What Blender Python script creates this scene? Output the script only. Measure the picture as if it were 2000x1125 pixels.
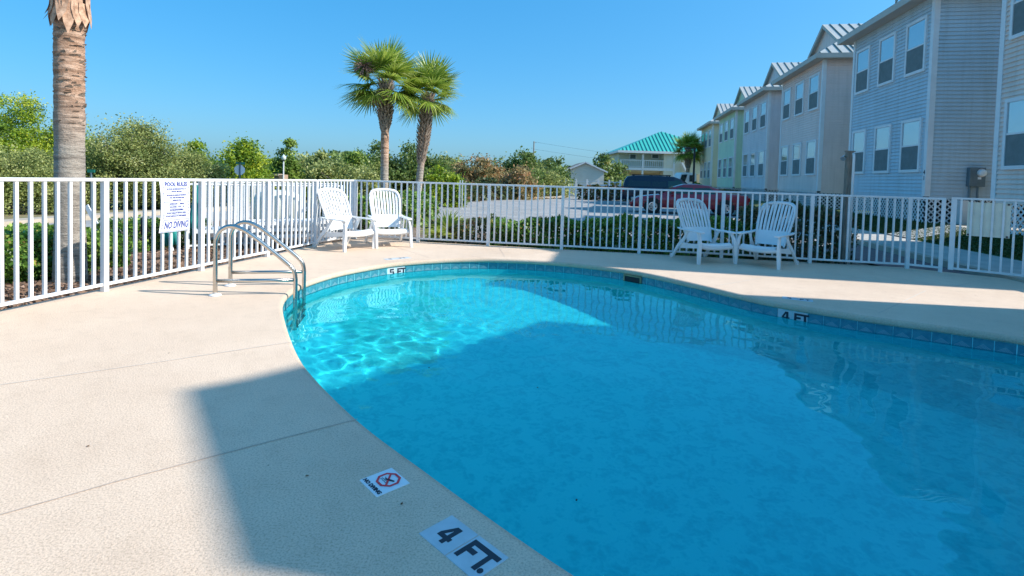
import bpy, bmesh, math, random
import numpy as np
from mathutils import Vector, Matrix
random.seed(7); rng = np.random.default_rng(7)
D = bpy.data; C = bpy.context.scene.collection
for o in list(D.objects): D.objects.remove(o)
S = bpy.context.scene
# ---------------------------------------------------------------- camera
F_, CY, PIT, ROL, YAW = 1037.515, 385.105, 0.03567854, 0.02829546, 0.1886039
H = 1.32
fw = Vector((0, math.cos(PIT), -math.sin(PIT))); up0 = Vector((0, math.sin(PIT), math.cos(PIT))); rt0 = Vector((1, 0, 0))
rt = rt0*math.cos(ROL)+up0*math.sin(ROL); up = -rt0*math.sin(ROL)+up0*math.cos(ROL)
cam = D.cameras.new('camera'); co = D.objects.new('camera', cam); C.objects.link(co)
M = Matrix((( rt.x, up.x, -fw.x, 0), (rt.y, up.y, -fw.y, 0), (rt.z, up.z, -fw.z, H), (0, 0, 0, 1)))
co.matrix_world = M
cam.sensor_width = 36; cam.lens = 36*F_/2000; cam.shift_y = -(562.5-CY)/2000; cam.clip_end = 6000; cam.clip_start = .05
S.camera = co
def ray(px, py): return rt*((px-1000)/F_) - up*((py-CY)/F_) + fw
def G(px, py, z=0.):                    # pixel of the photograph -> point on the level z
    d = ray(px, py); k = (z-H)/d.z; return Vector((d.x*k, d.y*k, z))
def AT(px, py, Y):                      # pixel -> point at distance Y ahead
    d = ray(px, py); k = Y/d.y; return Vector((d.x*k, Y, H+d.z*k))
D1 = Vector((math.sin(YAW), math.cos(YAW), 0)); D2 = Vector((math.cos(YAW), -math.sin(YAW), 0))
P0 = Vector((12.05, 15.5, 0))
def SW(s, w, z=0): return P0 + D1*s + D2*w + Vector((0, 0, z))
# ---------------------------------------------------------------- world, sun, exposure
SUN_EL, SUN_AZ = math.radians(37.0), math.radians(-6.5)      # azimuth counted from +x towards +y
sd = Vector((math.cos(SUN_EL)*math.cos(SUN_AZ), math.cos(SUN_EL)*math.sin(SUN_AZ), math.sin(SUN_EL)))
W = D.worlds.new('World'); S.world = W; W.use_nodes = True
nt = W.node_tree; nt.nodes.clear()
sky = nt.nodes.new('ShaderNodeTexSky'); sky.sky_type = 'NISHITA'; sky.sun_disc = False
sky.sun_elevation = SUN_EL; sky.sun_rotation = math.pi/2-SUN_AZ
sky.air_density = 1.0; sky.dust_density = 2.2; sky.ozone_density = 2.6; sky.altitude = 0
bg = nt.nodes.new('ShaderNodeBackground'); bg.inputs[1].default_value = 0.13
wo = nt.nodes.new('ShaderNodeOutputWorld')
hs = nt.nodes.new('ShaderNodeHueSaturation'); hs.inputs['Saturation'].default_value = 1.38; hs.inputs['Value'].default_value = 1.38
gm = nt.nodes.new('ShaderNodeGamma'); gm.inputs[1].default_value = .50
nt.links.new(sky.outputs[0], gm.inputs[0]); tn = nt.nodes.new('ShaderNodeMix'); tn.data_type = 'RGBA'; tn.blend_type = 'MULTIPLY'; tn.inputs[0].default_value = 1; tn.inputs[7].default_value = (.56, .805, 1.02, 1)
nt.links.new(gm.outputs[0], tn.inputs[6]); nt.links.new(tn.outputs[2], hs.inputs['Color']); nt.links.new(hs.outputs[0], bg.inputs[0]); nt.links.new(bg.outputs[0], wo.inputs[0])
sl = D.lights.new('sun', 'SUN'); sl.energy = 2.5; sl.angle = math.radians(.55); sl.color = (1, .955, .88)
so = D.objects.new('sun', sl); C.objects.link(so); so.rotation_euler = (-sd).to_track_quat('-Z', 'Y').to_euler(); so.location = (20, 0, 30)
S.view_settings.view_transform = 'Standard'; S.view_settings.look = 'None'; S.view_settings.gamma = 1; S.view_settings.exposure = 1.36
S.view_settings.use_curve_mapping = False
S.render.engine = 'CYCLES'
S.cycles.max_bounces = 10; S.cycles.transmission_bounces = 8; S.cycles.transparent_max_bounces = 12
sl.cycles.is_caustics_light = True

# ---------------------------------------------------------------- materials
def nodes(name):
    m = D.materials.new(name); m.use_nodes = True; t = m.node_tree
    return m, t, t.nodes['Principled BSDF'], t.nodes['Material Output']
def N(t, k, **kw):
    n = t.nodes.new(k)
    for a, b in kw.items():
        if a in n.inputs: n.inputs[a].default_value = b
        else: setattr(n, a, b)
    return n
def noise(t, scale, detail=3, rough=.5, vec=None):
    n = N(t, 'ShaderNodeTexNoise', Scale=scale, Detail=detail, Roughness=rough)
    if vec is None:
        g = N(t, 'ShaderNodeNewGeometry'); vec = g.outputs['Position']
    t.links.new(vec, n.inputs['Vector']); return n
def ramp(t, fac, stops):
    r = N(t, 'ShaderNodeValToRGB'); e = r.color_ramp.elements
    e[0].position, e[0].color = stops[0][0], (*stops[0][1], 1)
    e[1].position, e[1].color = stops[-1][0], (*stops[-1][1], 1)
    for p, c in stops[1:-1]:
        x = e.new(p); x.color = (*c, 1)
    t.links.new(fac, r.inputs[0]); return r
def mat(name, col, rough=.6, var=.12, scale=3., bump=0., bscale=60., metal=0., spec=.5, col2=None, coat=0., obj=False, stretch=None):
    m, t, b, o = nodes(name)
    b.inputs['Roughness'].default_value = rough; b.inputs['Metallic'].default_value = metal
    b.inputs['Specular IOR Level'].default_value = spec; b.inputs['Coat Weight'].default_value = coat
    vec = None
    if obj or stretch:
        tc = N(t, 'ShaderNodeTexCoord'); vec = tc.outputs['Object']
        if stretch:
            mp = N(t, 'ShaderNodeMapping', Scale=stretch); t.links.new(vec, mp.inputs[0]); vec = mp.outputs[0]
    c2 = col2 if col2 else tuple(max(0, c*(1-var*2)) for c in col)
    n = noise(t, scale, 5, .6, vec)
    r = ramp(t, n.outputs[0], [(.32, c2), (.68, tuple(min(1, c*(1+var*.4)) for c in col))])
    t.links.new(r.outputs[0], b.inputs['Base Color'])
    if bump:
        n2 = noise(t, bscale, 4, .6, vec); bp = N(t, 'ShaderNodeBump', Strength=bump, Distance=.01)
        t.links.new(n2.outputs[0], bp.inputs['Height']); t.links.new(bp.outputs[0], b.inputs['Normal'])
    return m
def leafmat(name, stops, trans=.25, rough=.5):
    m, t, b, o = nodes(name)
    a = N(t, 'ShaderNodeAttribute', attribute_name='shade')
    r = ramp(t, a.outputs['Fac'], stops)
    t.links.new(r.outputs[0], b.inputs['Base Color']); b.inputs['Roughness'].default_value = rough
    b.inputs['Specular IOR Level'].default_value = .35
    tr = N(t, 'ShaderNodeBsdfTranslucent'); t.links.new(r.outputs[0], tr.inputs[0])
    mx = N(t, 'ShaderNodeMixShader'); mx.inputs[0].default_value = min(.5, trans*1.5)
    t.links.new(b.outputs[0], mx.inputs[1]); t.links.new(tr.outputs[0], mx.inputs[2]); t.links.new(mx.outputs[0], o.inputs[0])
    return m
def deckmat(name='deck concrete', tint=1.):
    m, t, b, o = nodes(name)
    n1 = noise(t, .9, 5, .6); r1 = ramp(t, n1.outputs[0], [(.3, (.73*tint, .55*tint, .405*tint)), (.7, (.84*tint, .65*tint, .49*tint))])
    n3 = noise(t, 120, 3, .6); r3 = ramp(t, n3.outputs[0], [(.34, (.62, .59, .56)), (.55, (1, 1, 1))])
    mx = N(t, 'ShaderNodeMix', data_type='RGBA', blend_type='MULTIPLY'); mx.inputs[0].default_value = .75
    t.links.new(r1.outputs[0], mx.inputs[6]); t.links.new(r3.outputs[0], mx.inputs[7])
    n4 = noise(t, 7, 4, .7); r4 = ramp(t, n4.outputs[0], [(.25, (.88, .87, .86)), (.5, (1, 1, 1))])
    mx2 = N(t, 'ShaderNodeMix', data_type='RGBA', blend_type='MULTIPLY'); mx2.inputs[0].default_value = .8
    t.links.new(mx.outputs[2], mx2.inputs[6]); t.links.new(r4.outputs[0], mx2.inputs[7])
    vo = N(t, 'ShaderNodeTexVoronoi', Scale=3.2); g = N(t, 'ShaderNodeNewGeometry'); t.links.new(g.outputs[0], vo.inputs['Vector'])
    rv = ramp(t, vo.outputs['Distance'], [(.012, (.35, .3, .26)), (.02, (1, 1, 1))])
    mx3 = N(t, 'ShaderNodeMix', data_type='RGBA', blend_type='MULTIPLY'); mx3.inputs[0].default_value = 1
    t.links.new(mx2.outputs[2], mx3.inputs[6]); t.links.new(rv.outputs[0], mx3.inputs[7])
    t.links.new(mx3.outputs[2], b.inputs['Base Color']); b.inputs['Roughness'].default_value = .8
    b.inputs['Specular IOR Level'].default_value = .25
    n2 = noise(t, 95, 4, .7); bp = N(t, 'ShaderNodeBump', Strength=.5, Distance=.010)
    t.links.new(n2.outputs[0], bp.inputs['Height']); t.links.new(bp.outputs[0], b.inputs['Normal'])
    return m
MT = {}
MT['deck'] = deckmat()
MT['joint'] = mat('joint filler', (.58, .47, .38), .9, .1, 8)
MT['joint_light'] = mat('pale joint filler', (.72, .64, .55), .9, .1, 8)
MT['white_metal'] = mat('white powder coat', (.80, .80, .80), .35, .05, 6)
MT['white_worn'] = mat('weathered white paint', (.68, .68, .66), .45, .12, 9, .1, 40, col2=(.55, .53, .5))
MT['steel'] = mat('stainless steel', (.62, .58, .53), .2, .08, 4, metal=1.)
MT['plastic'] = mat('white resin', (.82, .82, .81), .38, .04, 3, .06, 200)
m, t, b, o = nodes('ripple-mottled pool plaster'); g_ = N(t, 'ShaderNodeNewGeometry')
na = noise(t, 5.5, 4, .6); nb_ = noise(t, 6.5, 3, .6); vv = N(t, 'ShaderNodeTexVoronoi', Scale=13); wq = N(t, 'ShaderNodeMix', data_type='RGBA'); wq.inputs[0].default_value = .35
t.links.new(g_.outputs[0], wq.inputs[6]); t.links.new(nb_.outputs[1], wq.inputs[7]); t.links.new(wq.outputs[2], vv.inputs['Vector'])
ad_ = N(t, 'ShaderNodeMath', operation='ADD'); mu_ = N(t, 'ShaderNodeMath', operation='MULTIPLY'); mu_.inputs[1].default_value = .75
t.links.new(vv.outputs['Distance'], mu_.inputs[0]); t.links.new(na.outputs[0], ad_.inputs[0]); t.links.new(mu_.outputs[0], ad_.inputs[1])
rp_ = ramp(t, ad_.outputs[0], [(.50, (.13, .62, .67)), (.76, (.17, .70, .74)), (1.0, (.28, .80, .82))])  # cell mottling of ripple refraction painted into the plaster colour
t.links.new(rp_.outputs[0], b.inputs['Base Color']); b.inputs['Roughness'].default_value = .7; MT['plaster'] = m
MT['black'] = mat('black print', (.015, .02, .035), .5, 0, 3)
MT['red'] = mat('red print', (.85, .04, .05), .5, 0, 3)
MT['blue'] = mat('blue print', (.008, .03, .26), .5, 0, 3)
MT['sign_white'] = mat('sign white', (.82, .83, .85), .4, .03, 5)
MT['tile_white'] = mat('white ceramic', (.56, .61, .64), .35, .06, 12, .05, 50)
MT['cream_panel'] = mat('cream panel', (.82, .80, .66), .5, .06, 6)
MT['asphalt'] = mat('asphalt', (.36, .35, .34), .9, .14, 1.2, .4, 60)
MT['concrete'] = mat('sidewalk concrete', (.52, .49, .44), .85, .1, 2.5, .3, 60)
MT['kerb'] = mat('kerb concrete', (.50, .42, .33), .85, .12, 3, .3, 40)
MT['paint'] = mat('road paint', (.72, .72, .70), .7, .12, 8)
MT['mulch'] = mat('pine straw mulch', (.34, .24, .17), .95, .35, 14, .9, 50, col2=(.05, .035, .028))
MT['soil'] = mat('sandy ground', (.33, .27, .17), .95, .3, .35, .5, 8, col2=(.11, .12, .05))
MT['lawn'] = mat('lawn turf', (.085, .13, .035), .9, .3, 3, .8, 60, col2=(.045, .07, .02))
MT['bark'] = mat('grey bark', (.24, .20, .16), .95, .25, 8, .8, 30)
MT['twig'] = mat('pale twigs', (.42, .37, .32), .9, .2, 6)
MT['wood'] = mat('weathered timber', (.30, .25, .20), .85, .25, 6, .5, 40, stretch=(4, 4, .6))
MT['rubber'] = mat('black rubber', (.02, .02, .02), .7, .1, 6)
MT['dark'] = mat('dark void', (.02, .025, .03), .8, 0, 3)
MT['meter'] = mat('grey meter steel', (.16, .22, .25), .45, .08, 8, metal=.3)
MT['beige'] = mat('beige pedestal', (.38, .38, .27), .6, .08, 6)
MT['green_box'] = mat('green transformer paint', (.02, .13, .08), .5, .08, 6)
MT['teal_cloth'] = mat('teal canvas', (.02, .30, .27), .8, .15, 6, .3, 60)
MT['galv'] = mat('pale metal roofing', (.58, .57, .52), .42, .06, 2.0, metal=.25)
MT['teal_roof'] = mat('teal metal roofing', (.06, .52, .44), .45, .08, .5, metal=.1)
MT['fascia'] = mat('fascia board', (.52, .50, .44), .6, .05, 3)
MT['trim'] = mat('white vinyl trim', (.80, .80, .80), .5, .04, 3)
MT['soffit'] = mat('soffit', (.50, .44, .38), .7, .05, 3)
MT['peach'] = mat('peach stucco', (.62, .48, .30), .8, .06, .6)
MT['cream_wall'] = mat('cream stucco', (.78, .72, .58), .8, .06, .6)
MT['grey_siding'] = mat('pale grey siding', (.76, .73, .62), .7, .06, 1)
MT['screen'] = mat('insect screen', (.17, .21, .21), .75, .1, 5)
MT['glass_dark'] = mat('tinted car glass', (.008, .012, .016), .06, 0, 3, spec=.8)
MT['glass_green'] = mat('green car glass', (.02, .06, .045), .05, 0, 3, spec=.8)
MT['chrome'] = mat('chrome', (.7, .7, .7), .15, .05, 6, metal=1)
MT['lamp_red'] = mat('tail lamp', (.35, .01, .01), .2, 0, 3)
MT['lamp_clear'] = mat('headlamp lens', (.55, .5, .45), .15, .1, 9)
MT['car_red'] = mat('dark red car paint', (.34, .012, .025), .25, .03, 3, coat=1.)
MT['car_navy'] = mat('navy car paint', (.006, .012, .035), .3, .03, 3, coat=.4)
MT['white_paint'] = mat('white truck paint', (.72, .74, .74), .35, .04, 3)
MT['rust_stain'] = mat('stain', (.5, .38, .12), .8, .1, 3)
MT['globe'] = mat('frosted globe', (.6, .68, .62), .25, .05, 6)
MT['dark_pole'] = mat('dark bronze pole', (.025, .022, .022), .5, .05, 6)
MT['street_green'] = mat('street sign green', (.02, .22, .15), .5, .05, 6)
MT['sign_back'] = mat('bare aluminium', (.82, .86, .88), .5, .05, 6)
MT['brick'] = mat('grey brick', (.30, .26, .24), .9, .2, 20, .5, 30)
MT['husk'] = mat('dry leaf', (.22, .11, .05), .9, .2, 30)
# paver
m, t, b, o = nodes('clay pavers'); br = N(t, 'ShaderNodeTexBrick', Scale=4.5, **{'Mortar Size': .03})
g = N(t, 'ShaderNodeNewGeometry'); t.links.new(g.outputs[0], br.inputs['Vector'])
br.inputs['Color1'].default_value = (.20, .11, .11, 1); br.inputs['Color2'].default_value = (.27, .17, .16, 1); br.inputs['Mortar'].default_value = (.12, .1, .09, 1)
t.links.new(br.outputs[0], b.inputs['Base Color']); b.inputs['Roughness'].default_value = .85; MT['paver'] = m
# waterline tile: blue glaze with a pale chevron fan, laid out in the tile's own coordinates
m, t, b, o = nodes('blue chevron tile')
tc = N(t, 'ShaderNodeTexCoord'); sp = N(t, 'ShaderNodeSeparateXYZ'); t.links.new(tc.outputs['Object'], sp.inputs[0])
def MA(op, a, bb=None, c=None):
    n = N(t, 'ShaderNodeMath', operation=op)
    for i, v in enumerate((a, bb, c)):
        if v is None: continue
        if isinstance(v, (int, float)): n.inputs[i].default_value = v
        else: t.links.new(v, n.inputs[i])
    return n.outputs[0]
ax = MA('ABSOLUTE', sp.outputs[0]); v = MA('ADD', sp.outputs[2], MA('MULTIPLY', ax, .75))
tri = MA('LESS_THAN', v, .030); tri0 = MA('GREATER_THAN', sp.outputs[2], -.032)
st = MA('GREATER_THAN', MA('FRACT', MA('MULTIPLY', v, 75)), .5); fan = MA('MULTIPLY', MA('MULTIPLY', tri, tri0), MA('MULTIPLY', st, .8))
nn = noise(t, 18, 4, .6); rr = ramp(t, nn.outputs[0], [(.3, (.03, .18, .25)), (.7, (.07, .28, .34))])
mx = N(t, 'ShaderNodeMix', data_type='RGBA'); t.links.new(fan, mx.inputs[0]); t.links.new(rr.outputs[0], mx.inputs[6]); mx.inputs[7].default_value = (.25, .40, .44, 1)
t.links.new(mx.outputs[2], b.inputs['Base Color']); b.inputs['Roughness'].default_value = .2; MT['tile_blue'] = m
# siding
def siding(name, col, stain=None):
    m, t, b, o = nodes(name)
    n1 = noise(t, 1.1, 5, .65); r = ramp(t, n1.outputs[0], [(.3, tuple(c*.88 for c in col)), (.7, col)])
    tc = N(t, 'ShaderNodeNewGeometry'); mp = N(t, 'ShaderNodeMapping', Scale=(6, 6, .35)); t.links.new(tc.outputs[0], mp.inputs[0])
    n2 = noise(t, 1.0, 4, .7, mp.outputs[0]); r2 = ramp(t, n2.outputs[0], [(.3, (.85, .84, .82)), (.55, (1, 1, 1))])
    mx = N(t, 'ShaderNodeMix', data_type='RGBA', blend_type='MULTIPLY'); mx.inputs[0].default_value = .8
    t.links.new(r.outputs[0], mx.inputs[6]); t.links.new(r2.outputs[0], mx.inputs[7])
    t.links.new(mx.outputs[2], b.inputs['Base Color']); b.inputs['Roughness'].default_value = .55
    return m
# thin window glass
m, t, b, o = nodes('window glass'); tr = N(t, 'ShaderNodeBsdfTransparent'); tr.inputs[0].default_value = (.85, .9, .92, 1)
gl = N(t, 'ShaderNodeBsdfGlossy', Roughness=.03); gl.inputs[0].default_value = (.86, .9, .92, 1); fr = N(t, 'ShaderNodeFresnel', IOR=1.9); ms = N(t, 'ShaderNodeMixShader')
ms.inputs[0].default_value = .5; t.links.new(tr.outputs[0], ms.inputs[1]); t.links.new(gl.outputs[0], ms.inputs[2]); t.links.new(ms.outputs[0], o.inputs[0]); MT['glass'] = m
MT['blinds'] = mat('white blinds', (.68, .72, .74), .6, .03, 3)
# water
m, t, b, o = nodes('pool water'); t.nodes.remove(b)
gb = N(t, 'ShaderNodeBsdfGlass', Roughness=0., IOR=1.40); gb.inputs[0].default_value = (.33, .92, .96, 1)
n1 = noise(t, 5, 3, .55); bp = N(t, 'ShaderNodeBump', Strength=.045, Distance=.05); t.links.new(n1.outputs[0], bp.inputs['Height'])
t.links.new(gb.outputs[0], o.inputs[0]); MT['water'] = m
LF = {}
LF['hedge'] = leafmat('hedge leaves', [(0, (0.0459, 0.0946, 0.0213)), (.45, (0.114, 0.233, 0.0356)), (.8, (0.254, 0.421, 0.0625)), (.93, (0.575, 0.696, 0.178)), (1, (0.644, 0.211, 0.107))], .25, .35)
LF['hedge_brown'] = leafmat('brownish hedge leaves', [(0, (0.0412, 0.0562, 0.024)), (.5, (0.0936, 0.14, 0.0481)), (.78, (0.187, 0.168, 0.0772)), (1, (0.412, 0.187, 0.103))], .2, .4)
LF['lime'] = leafmat('yellow green foliage', [(0, (0.0595, 0.127, 0.0186)), (.4, (0.238, 0.362, 0.0311)), (.8, (0.536, 0.597, 0.0465)), (1, (0.714, 0.652, 0.0927))])
LF['olive'] = leafmat('olive foliage', [(0, (0.0974, 0.133, 0.0439)), (.4, (0.278, 0.333, 0.0976)), (.8, (0.53, 0.532, 0.183)), (1, (0.75, 0.746, 0.389))])
LF['deep'] = leafmat('dark oak foliage', [(0, (0.0696, 0.112, 0.0401)), (.5, (0.181, 0.268, 0.0713)), (.9, (0.361, 0.427, 0.111)), (1, (0.614, 0.535, 0.2))])
LF['rust'] = leafmat('rusty oak foliage', [(0, (0.113, 0.118, 0.0516)), (.4, (0.293, 0.259, 0.103)), (.75, (0.586, 0.345, 0.165)), (1, (0.75, 0.367, 0.186))])
LF['mid'] = leafmat('mid green foliage', [(0, (0.0647, 0.124, 0.025)), (.5, (0.206, 0.318, 0.0534)), (.9, (0.44, 0.521, 0.0891)), (1, (0.725, 0.68, 0.179))])
LF['palm'] = leafmat('palm frond', [(0, (0.0703, 0.151, 0.0203)), (.5, (0.258, 0.367, 0.0506)), (.85, (0.562, 0.604, 0.118)), (1, (0.75, 0.75, 0.372))], .3, .38)
LF['palm_dead'] = leafmat('dead frond', [(0, (.22, .13, .08)), (1, (.45, .30, .22))], .2, .8)
LF['grass'] = leafmat('grass blades', [(0, (.03, .06, .012)), (.6, (.08, .13, .03)), (1, (.2, .2, .08))])
LF['straw'] = leafmat('dry grass', [(0, (.14, .10, .04)), (.6, (.30, .22, .10)), (1, (.42, .33, .18))])

# ---------------------------------------------------------------- object helpers
def mesh_of(name, verts, faces, mats, fm=None, smooth=False, shade=None):
    me = D.meshes.new(name); me.from_pydata([tuple(v) for v in verts], [], faces)
    for x in (mats if isinstance(mats, (list, tuple)) else [mats]): me.materials.append(x)
    if fm: me.polygons.foreach_set('material_index', fm)
    if smooth: me.polygons.foreach_set('use_smooth', [True]*len(me.polygons))
    if shade is not None:
        a = me.attributes.new('shade', 'FLOAT', 'POINT'); a.data.foreach_set('value', np.asarray(shade, dtype=np.float32))
    me.update(); return me
def link(name, me, parent=None, loc=None, rot=None):
    o = D.objects.new(name, me); C.objects.link(o)
    if parent: o.parent = parent
    if loc is not None: o.location = loc
    if rot is not None: o.rotation_euler = rot
    return o
def tag(o, label=None, cat=None, group=None, kind=None):
    if label: o['label'] = label
    if cat: o['category'] = cat
    if group: o['group'] = group
    if kind: o['kind'] = kind
    return o
def empty(name, loc, label, cat, group=None, rz=0):
    o = D.objects.new(name, None); C.objects.link(o); o.location = loc; o.rotation_euler = (0, 0, rz); o.empty_display_size = .2
    return tag(o, label, cat, group)
class MB:
    def __init__(s): s.v = []; s.f = []; s.m = []
    def add(s, vs, fs, mi=0):
        b = len(s.v); s.v += [Vector(v) for v in vs]; s.f += [[i+b for i in f] for f in fs]; s.m += [mi]*len(fs); return s
    def box(s, x0, x1, y0, y1, z0, z1, mi=0, mx=None):
        vs = [Vector((x, y, z)) for x in (x0, x1) for y in (y0, y1) for z in (z0, z1)]
        if mx: vs = [mx @ v for v in vs]
        return s.add(vs, [(0, 1, 3, 2), (4, 6, 7, 5), (0, 4, 5, 1), (2, 3, 7, 6), (0, 2, 6, 4), (1, 5, 7, 3)], mi)
    def bar(s, a, b, wd, th, mi=0, upv=Vector((0, 0, 1))):
        a = Vector(a); b = Vector(b); d = (b-a).normalized(); x = d.cross(upv)
        if x.length < 1e-4: x = Vector((1, 0, 0))
        x.normalize(); y = x.cross(d)
        vs = [p+x*(i*wd/2)+y*(j*th/2) for p in (a, b) for i in (-1, 1) for j in (-1, 1)]
        return s.add(vs, [(0, 1, 3, 2), (4, 6, 7, 5), (0, 4, 5, 1), (2, 3, 7, 6), (0, 2, 6, 4), (1, 5, 7, 3)], mi)
    def tube(s, pts, r, n=8, mi=0, cap=True):
        pts = [Vector(p) for p in pts]; rs = r if isinstance(r, (list, tuple)) else [r]*len(pts)
        b = len(s.v); ref = None
        for i, p in enumerate(pts):
            d = (pts[min(i+1, len(pts)-1)]-pts[max(i-1, 0)]).normalized()
            if ref is None: ref = d.orthogonal().normalized()
            x = (ref-d*ref.dot(d)).normalized(); y = d.cross(x); ref = x
            for k in range(n):
                a = 2*math.pi*k/n; s.v.append(p+x*(math.cos(a)*rs[i])+y*(math.sin(a)*rs[i]))
        for i in range(len(pts)-1):
            for k in range(n):
                s.f.append([b+i*n+k, b+i*n+(k+1) % n, b+(i+1)*n+(k+1) % n, b+(i+1)*n+k]); s.m.append(mi)
        if cap:
            s.f.append([b+k for k in range(n)][::-1]); s.m.append(mi)
            s.f.append([b+(len(pts)-1)*n+k for k in range(n)]); s.m.append(mi)
        return s
    def build(s, name, mats, parent=None, smooth=False, bevel=0, **kw):
        me = s.mesh(name, mats, smooth, bevel); return link(name, me, parent, **kw)
    def mesh(s, name, mats, smooth=False, bevel=0):
        me = mesh_of(name, s.v, s.f, mats, s.m, smooth)
        bm = bmesh.new(); bm.from_mesh(me); bmesh.ops.recalc_face_normals(bm, faces=bm.faces)
        if bevel: bmesh.ops.bevel(bm, geom=[e for e in bm.edges], offset=bevel, segments=1, affect='EDGES')
        bm.to_mesh(me); bm.free()
        return me
def sheet(name, pts, z, m, kind='structure', parent=None, holes=(), thick=0):
    bm = bmesh.new(); es = []
    for loop in [pts]+list(holes):
        vs = [bm.verts.new((p[0], p[1], z if len(p) < 3 else p[2])) for p in loop]
        es += [bm.edges.new((vs[i], vs[(i+1) % len(vs)])) for i in range(len(vs))]
    bmesh.ops.triangle_fill(bm, edges=es, use_beauty=True)
    for f in bm.faces:
        if f.normal.z < 0: f.normal_flip()
    if thick:
        r = bmesh.ops.extrude_edge_only(bm, edges=[e for e in bm.edges if e.is_boundary])
        for v in r['geom']:
            if isinstance(v, bmesh.types.BMVert): v.co.z -= thick
    me = D.meshes.new(name); bm.to_mesh(me); bm.free(); me.materials.append(m)
    o = link(name, me, parent)
    if kind: o['kind'] = kind
    return o
def text(s, size, m, parent, mx, name='lettering', off=0., sx=1., ext=.0008, shear=0.):
    cu = D.curves.new('t', 'FONT'); cu.body = s; cu.size = size; cu.offset = off; cu.extrude = ext; cu.resolution_u = 2
    cu.align_x = 'CENTER'; cu.align_y = 'CENTER'; cu.shear = shear
    to = D.objects.new('t', cu); C.objects.link(to); dg = bpy.context.evaluated_depsgraph_get()
    me = D.meshes.new_from_object(to.evaluated_get(dg)); D.objects.remove(to); me.materials.clear(); me.materials.append(m)
    me.transform(mx @ Matrix.Diagonal((sx, 1, 1, 1)))
    return link(name, me, parent)
def catmull(P, n=8, closed=True):
    out = []; L = len(P); R = range(L) if closed else range(L-1)
    g = (lambda i: P[i % L]) if closed else (lambda i: P[max(0, min(L-1, i))])
    for i in R:
        p0, p1, p2, p3 = [Vector(g(i+k)) for k in (-1, 0, 1, 2)]
        for k in range(n):
            u = k/n; out.append(.5*((2*p1)+(p2-p0)*u+(2*p0-5*p1+4*p2-p3)*u*u+(3*p1-p0-3*p2+p3)*u**3))
    if not closed: out.append(Vector(P[-1]))
    return out
def copy_tree(o, parent=None):
    c = o.copy(); C.objects.link(c); c.parent = parent
    for ch in list(o.children): copy_tree(ch, c)
    return c

# ================================================================ POOL AND DECK
ctrl = [(.26, 1.73), (-.01, 1.99), (-.35, 2.34), (-.79, 2.81), (-1.28, 3.44), (-1.58, 3.91), (-1.98, 4.66), (-2.28, 5.3), (-2.42, 5.8), (-2.45, 6.3), (-2.32, 6.95),
        (-2.08, 7.46), (-1.76, 7.93), (-1.33, 8.28), (-.8, 8.54), (-.22, 8.65), (.65, 8.53), (1.45, 8.15), (1.96, 7.7), (2.45, 6.95), (2.97, 6.08), (3.6, 5.53), (4.01, 5.26), (4.39, 5.02), (4.76, 4.72),
        (5.3, 4.0), (5.5, 3.1), (5.1, 2.0), (4.1, 1.15), (2.9, .75), (1.7, .8), (.85, 1.2)]
fine = catmull([(a, b, 0) for a, b in ctrl], 16)
def resample(pts, step=None, n=None):
    P = np.array([[p.x, p.y] for p in pts]+[[pts[0].x, pts[0].y]]); d = np.r_[0, np.cumsum(np.hypot(*np.diff(P, axis=0).T))]
    if n is None: n = round(d[-1]/step)
    t_ = np.arange(n)*d[-1]/n; return np.c_[np.interp(t_, d, P[:, 0]), np.interp(t_, d, P[:, 1])], d[-1]/n
PL, _ = resample(fine, n=360)
def normals(P):
    T = np.roll(P, -1, 0)-np.roll(P, 1, 0); T /= np.linalg.norm(T, axis=1)[:, None]; return np.c_[T[:, 1], -T[:, 0]]
NR = normals(PL)
if ((PL+NR*.1-PL.mean(0))**2).sum() < ((PL-PL.mean(0))**2).sum(): NR = -NR          # outward
# fence line
FC = Vector((-3.22, 10.74, 0)); FL = Vector((1.07, 5.15, 0)).normalized()
GP = [Vector((-1.84, 10.49, 0)), Vector((-.44, 10.24, 0)), Vector((.96, 9.98, 0)), Vector((2.36, 9.72, 0)), Vector((3.77, 9.46, 0)), Vector((5.16, 9.12, 0)), Vector((6.60, 8.80, 0)), Vector((6.93, 8.52, 0))]
g0 = Vector((7.0, 8.46, 0)); g1 = Vector((8.02, 7.56, 0))
deck_out = [FC-FL*17+Vector((-.09, 0, 0)), FC+Vector((-.12, .12, 0)), (6.62, 8.95, 0), (8.75, 7.1, 0), (8.3, 4.5, 0), (6.6, -5.5, 0)]
deck_out = [(p[0], p[1], 0) for p in deck_out]
def ringpts(off, z): return [(PL[i, 0]+NR[i, 0]*off, PL[i, 1]+NR[i, 1]*off, z) for i in range(len(PL))]
deck = sheet('pool_deck', deck_out, 0, MT['deck'], holes=[ringpts(.03, 0)], thick=.0)
# skirt of the slab
mb = MB(); n = len(deck_out)
mb.add([(x, y, z) for x, y, _ in deck_out for z in (0, -.3)], [(2*i, 2*((i+1) % n), 2*((i+1) % n)+1, 2*i+1) for i in range(n)])
mb.build('slab_edge', MT['deck'], deck)
# bullnose lip swept round the pool
prof = [(.03, 0), (.012, -.004), (.0, -.014), (-.006, -.03), (-.004, -.052), (.006, -.068), (.035, -.07)]
vs = []; fs = []; k = len(prof); n = len(PL)
for i in range(n):
    for a, z in prof: vs.append((PL[i, 0]+NR[i, 0]*a, PL[i, 1]+NR[i, 1]*a, z))
for i in range(n):
    for j in range(k-1): fs.append((i*k+j, ((i+1) % n)*k+j, ((i+1) % n)*k+j+1, i*k+j+1))
me = mesh_of('coping', vs, fs, deckmat('coping concrete', .90), smooth=True); cp = link('coping', me, deck)
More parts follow.
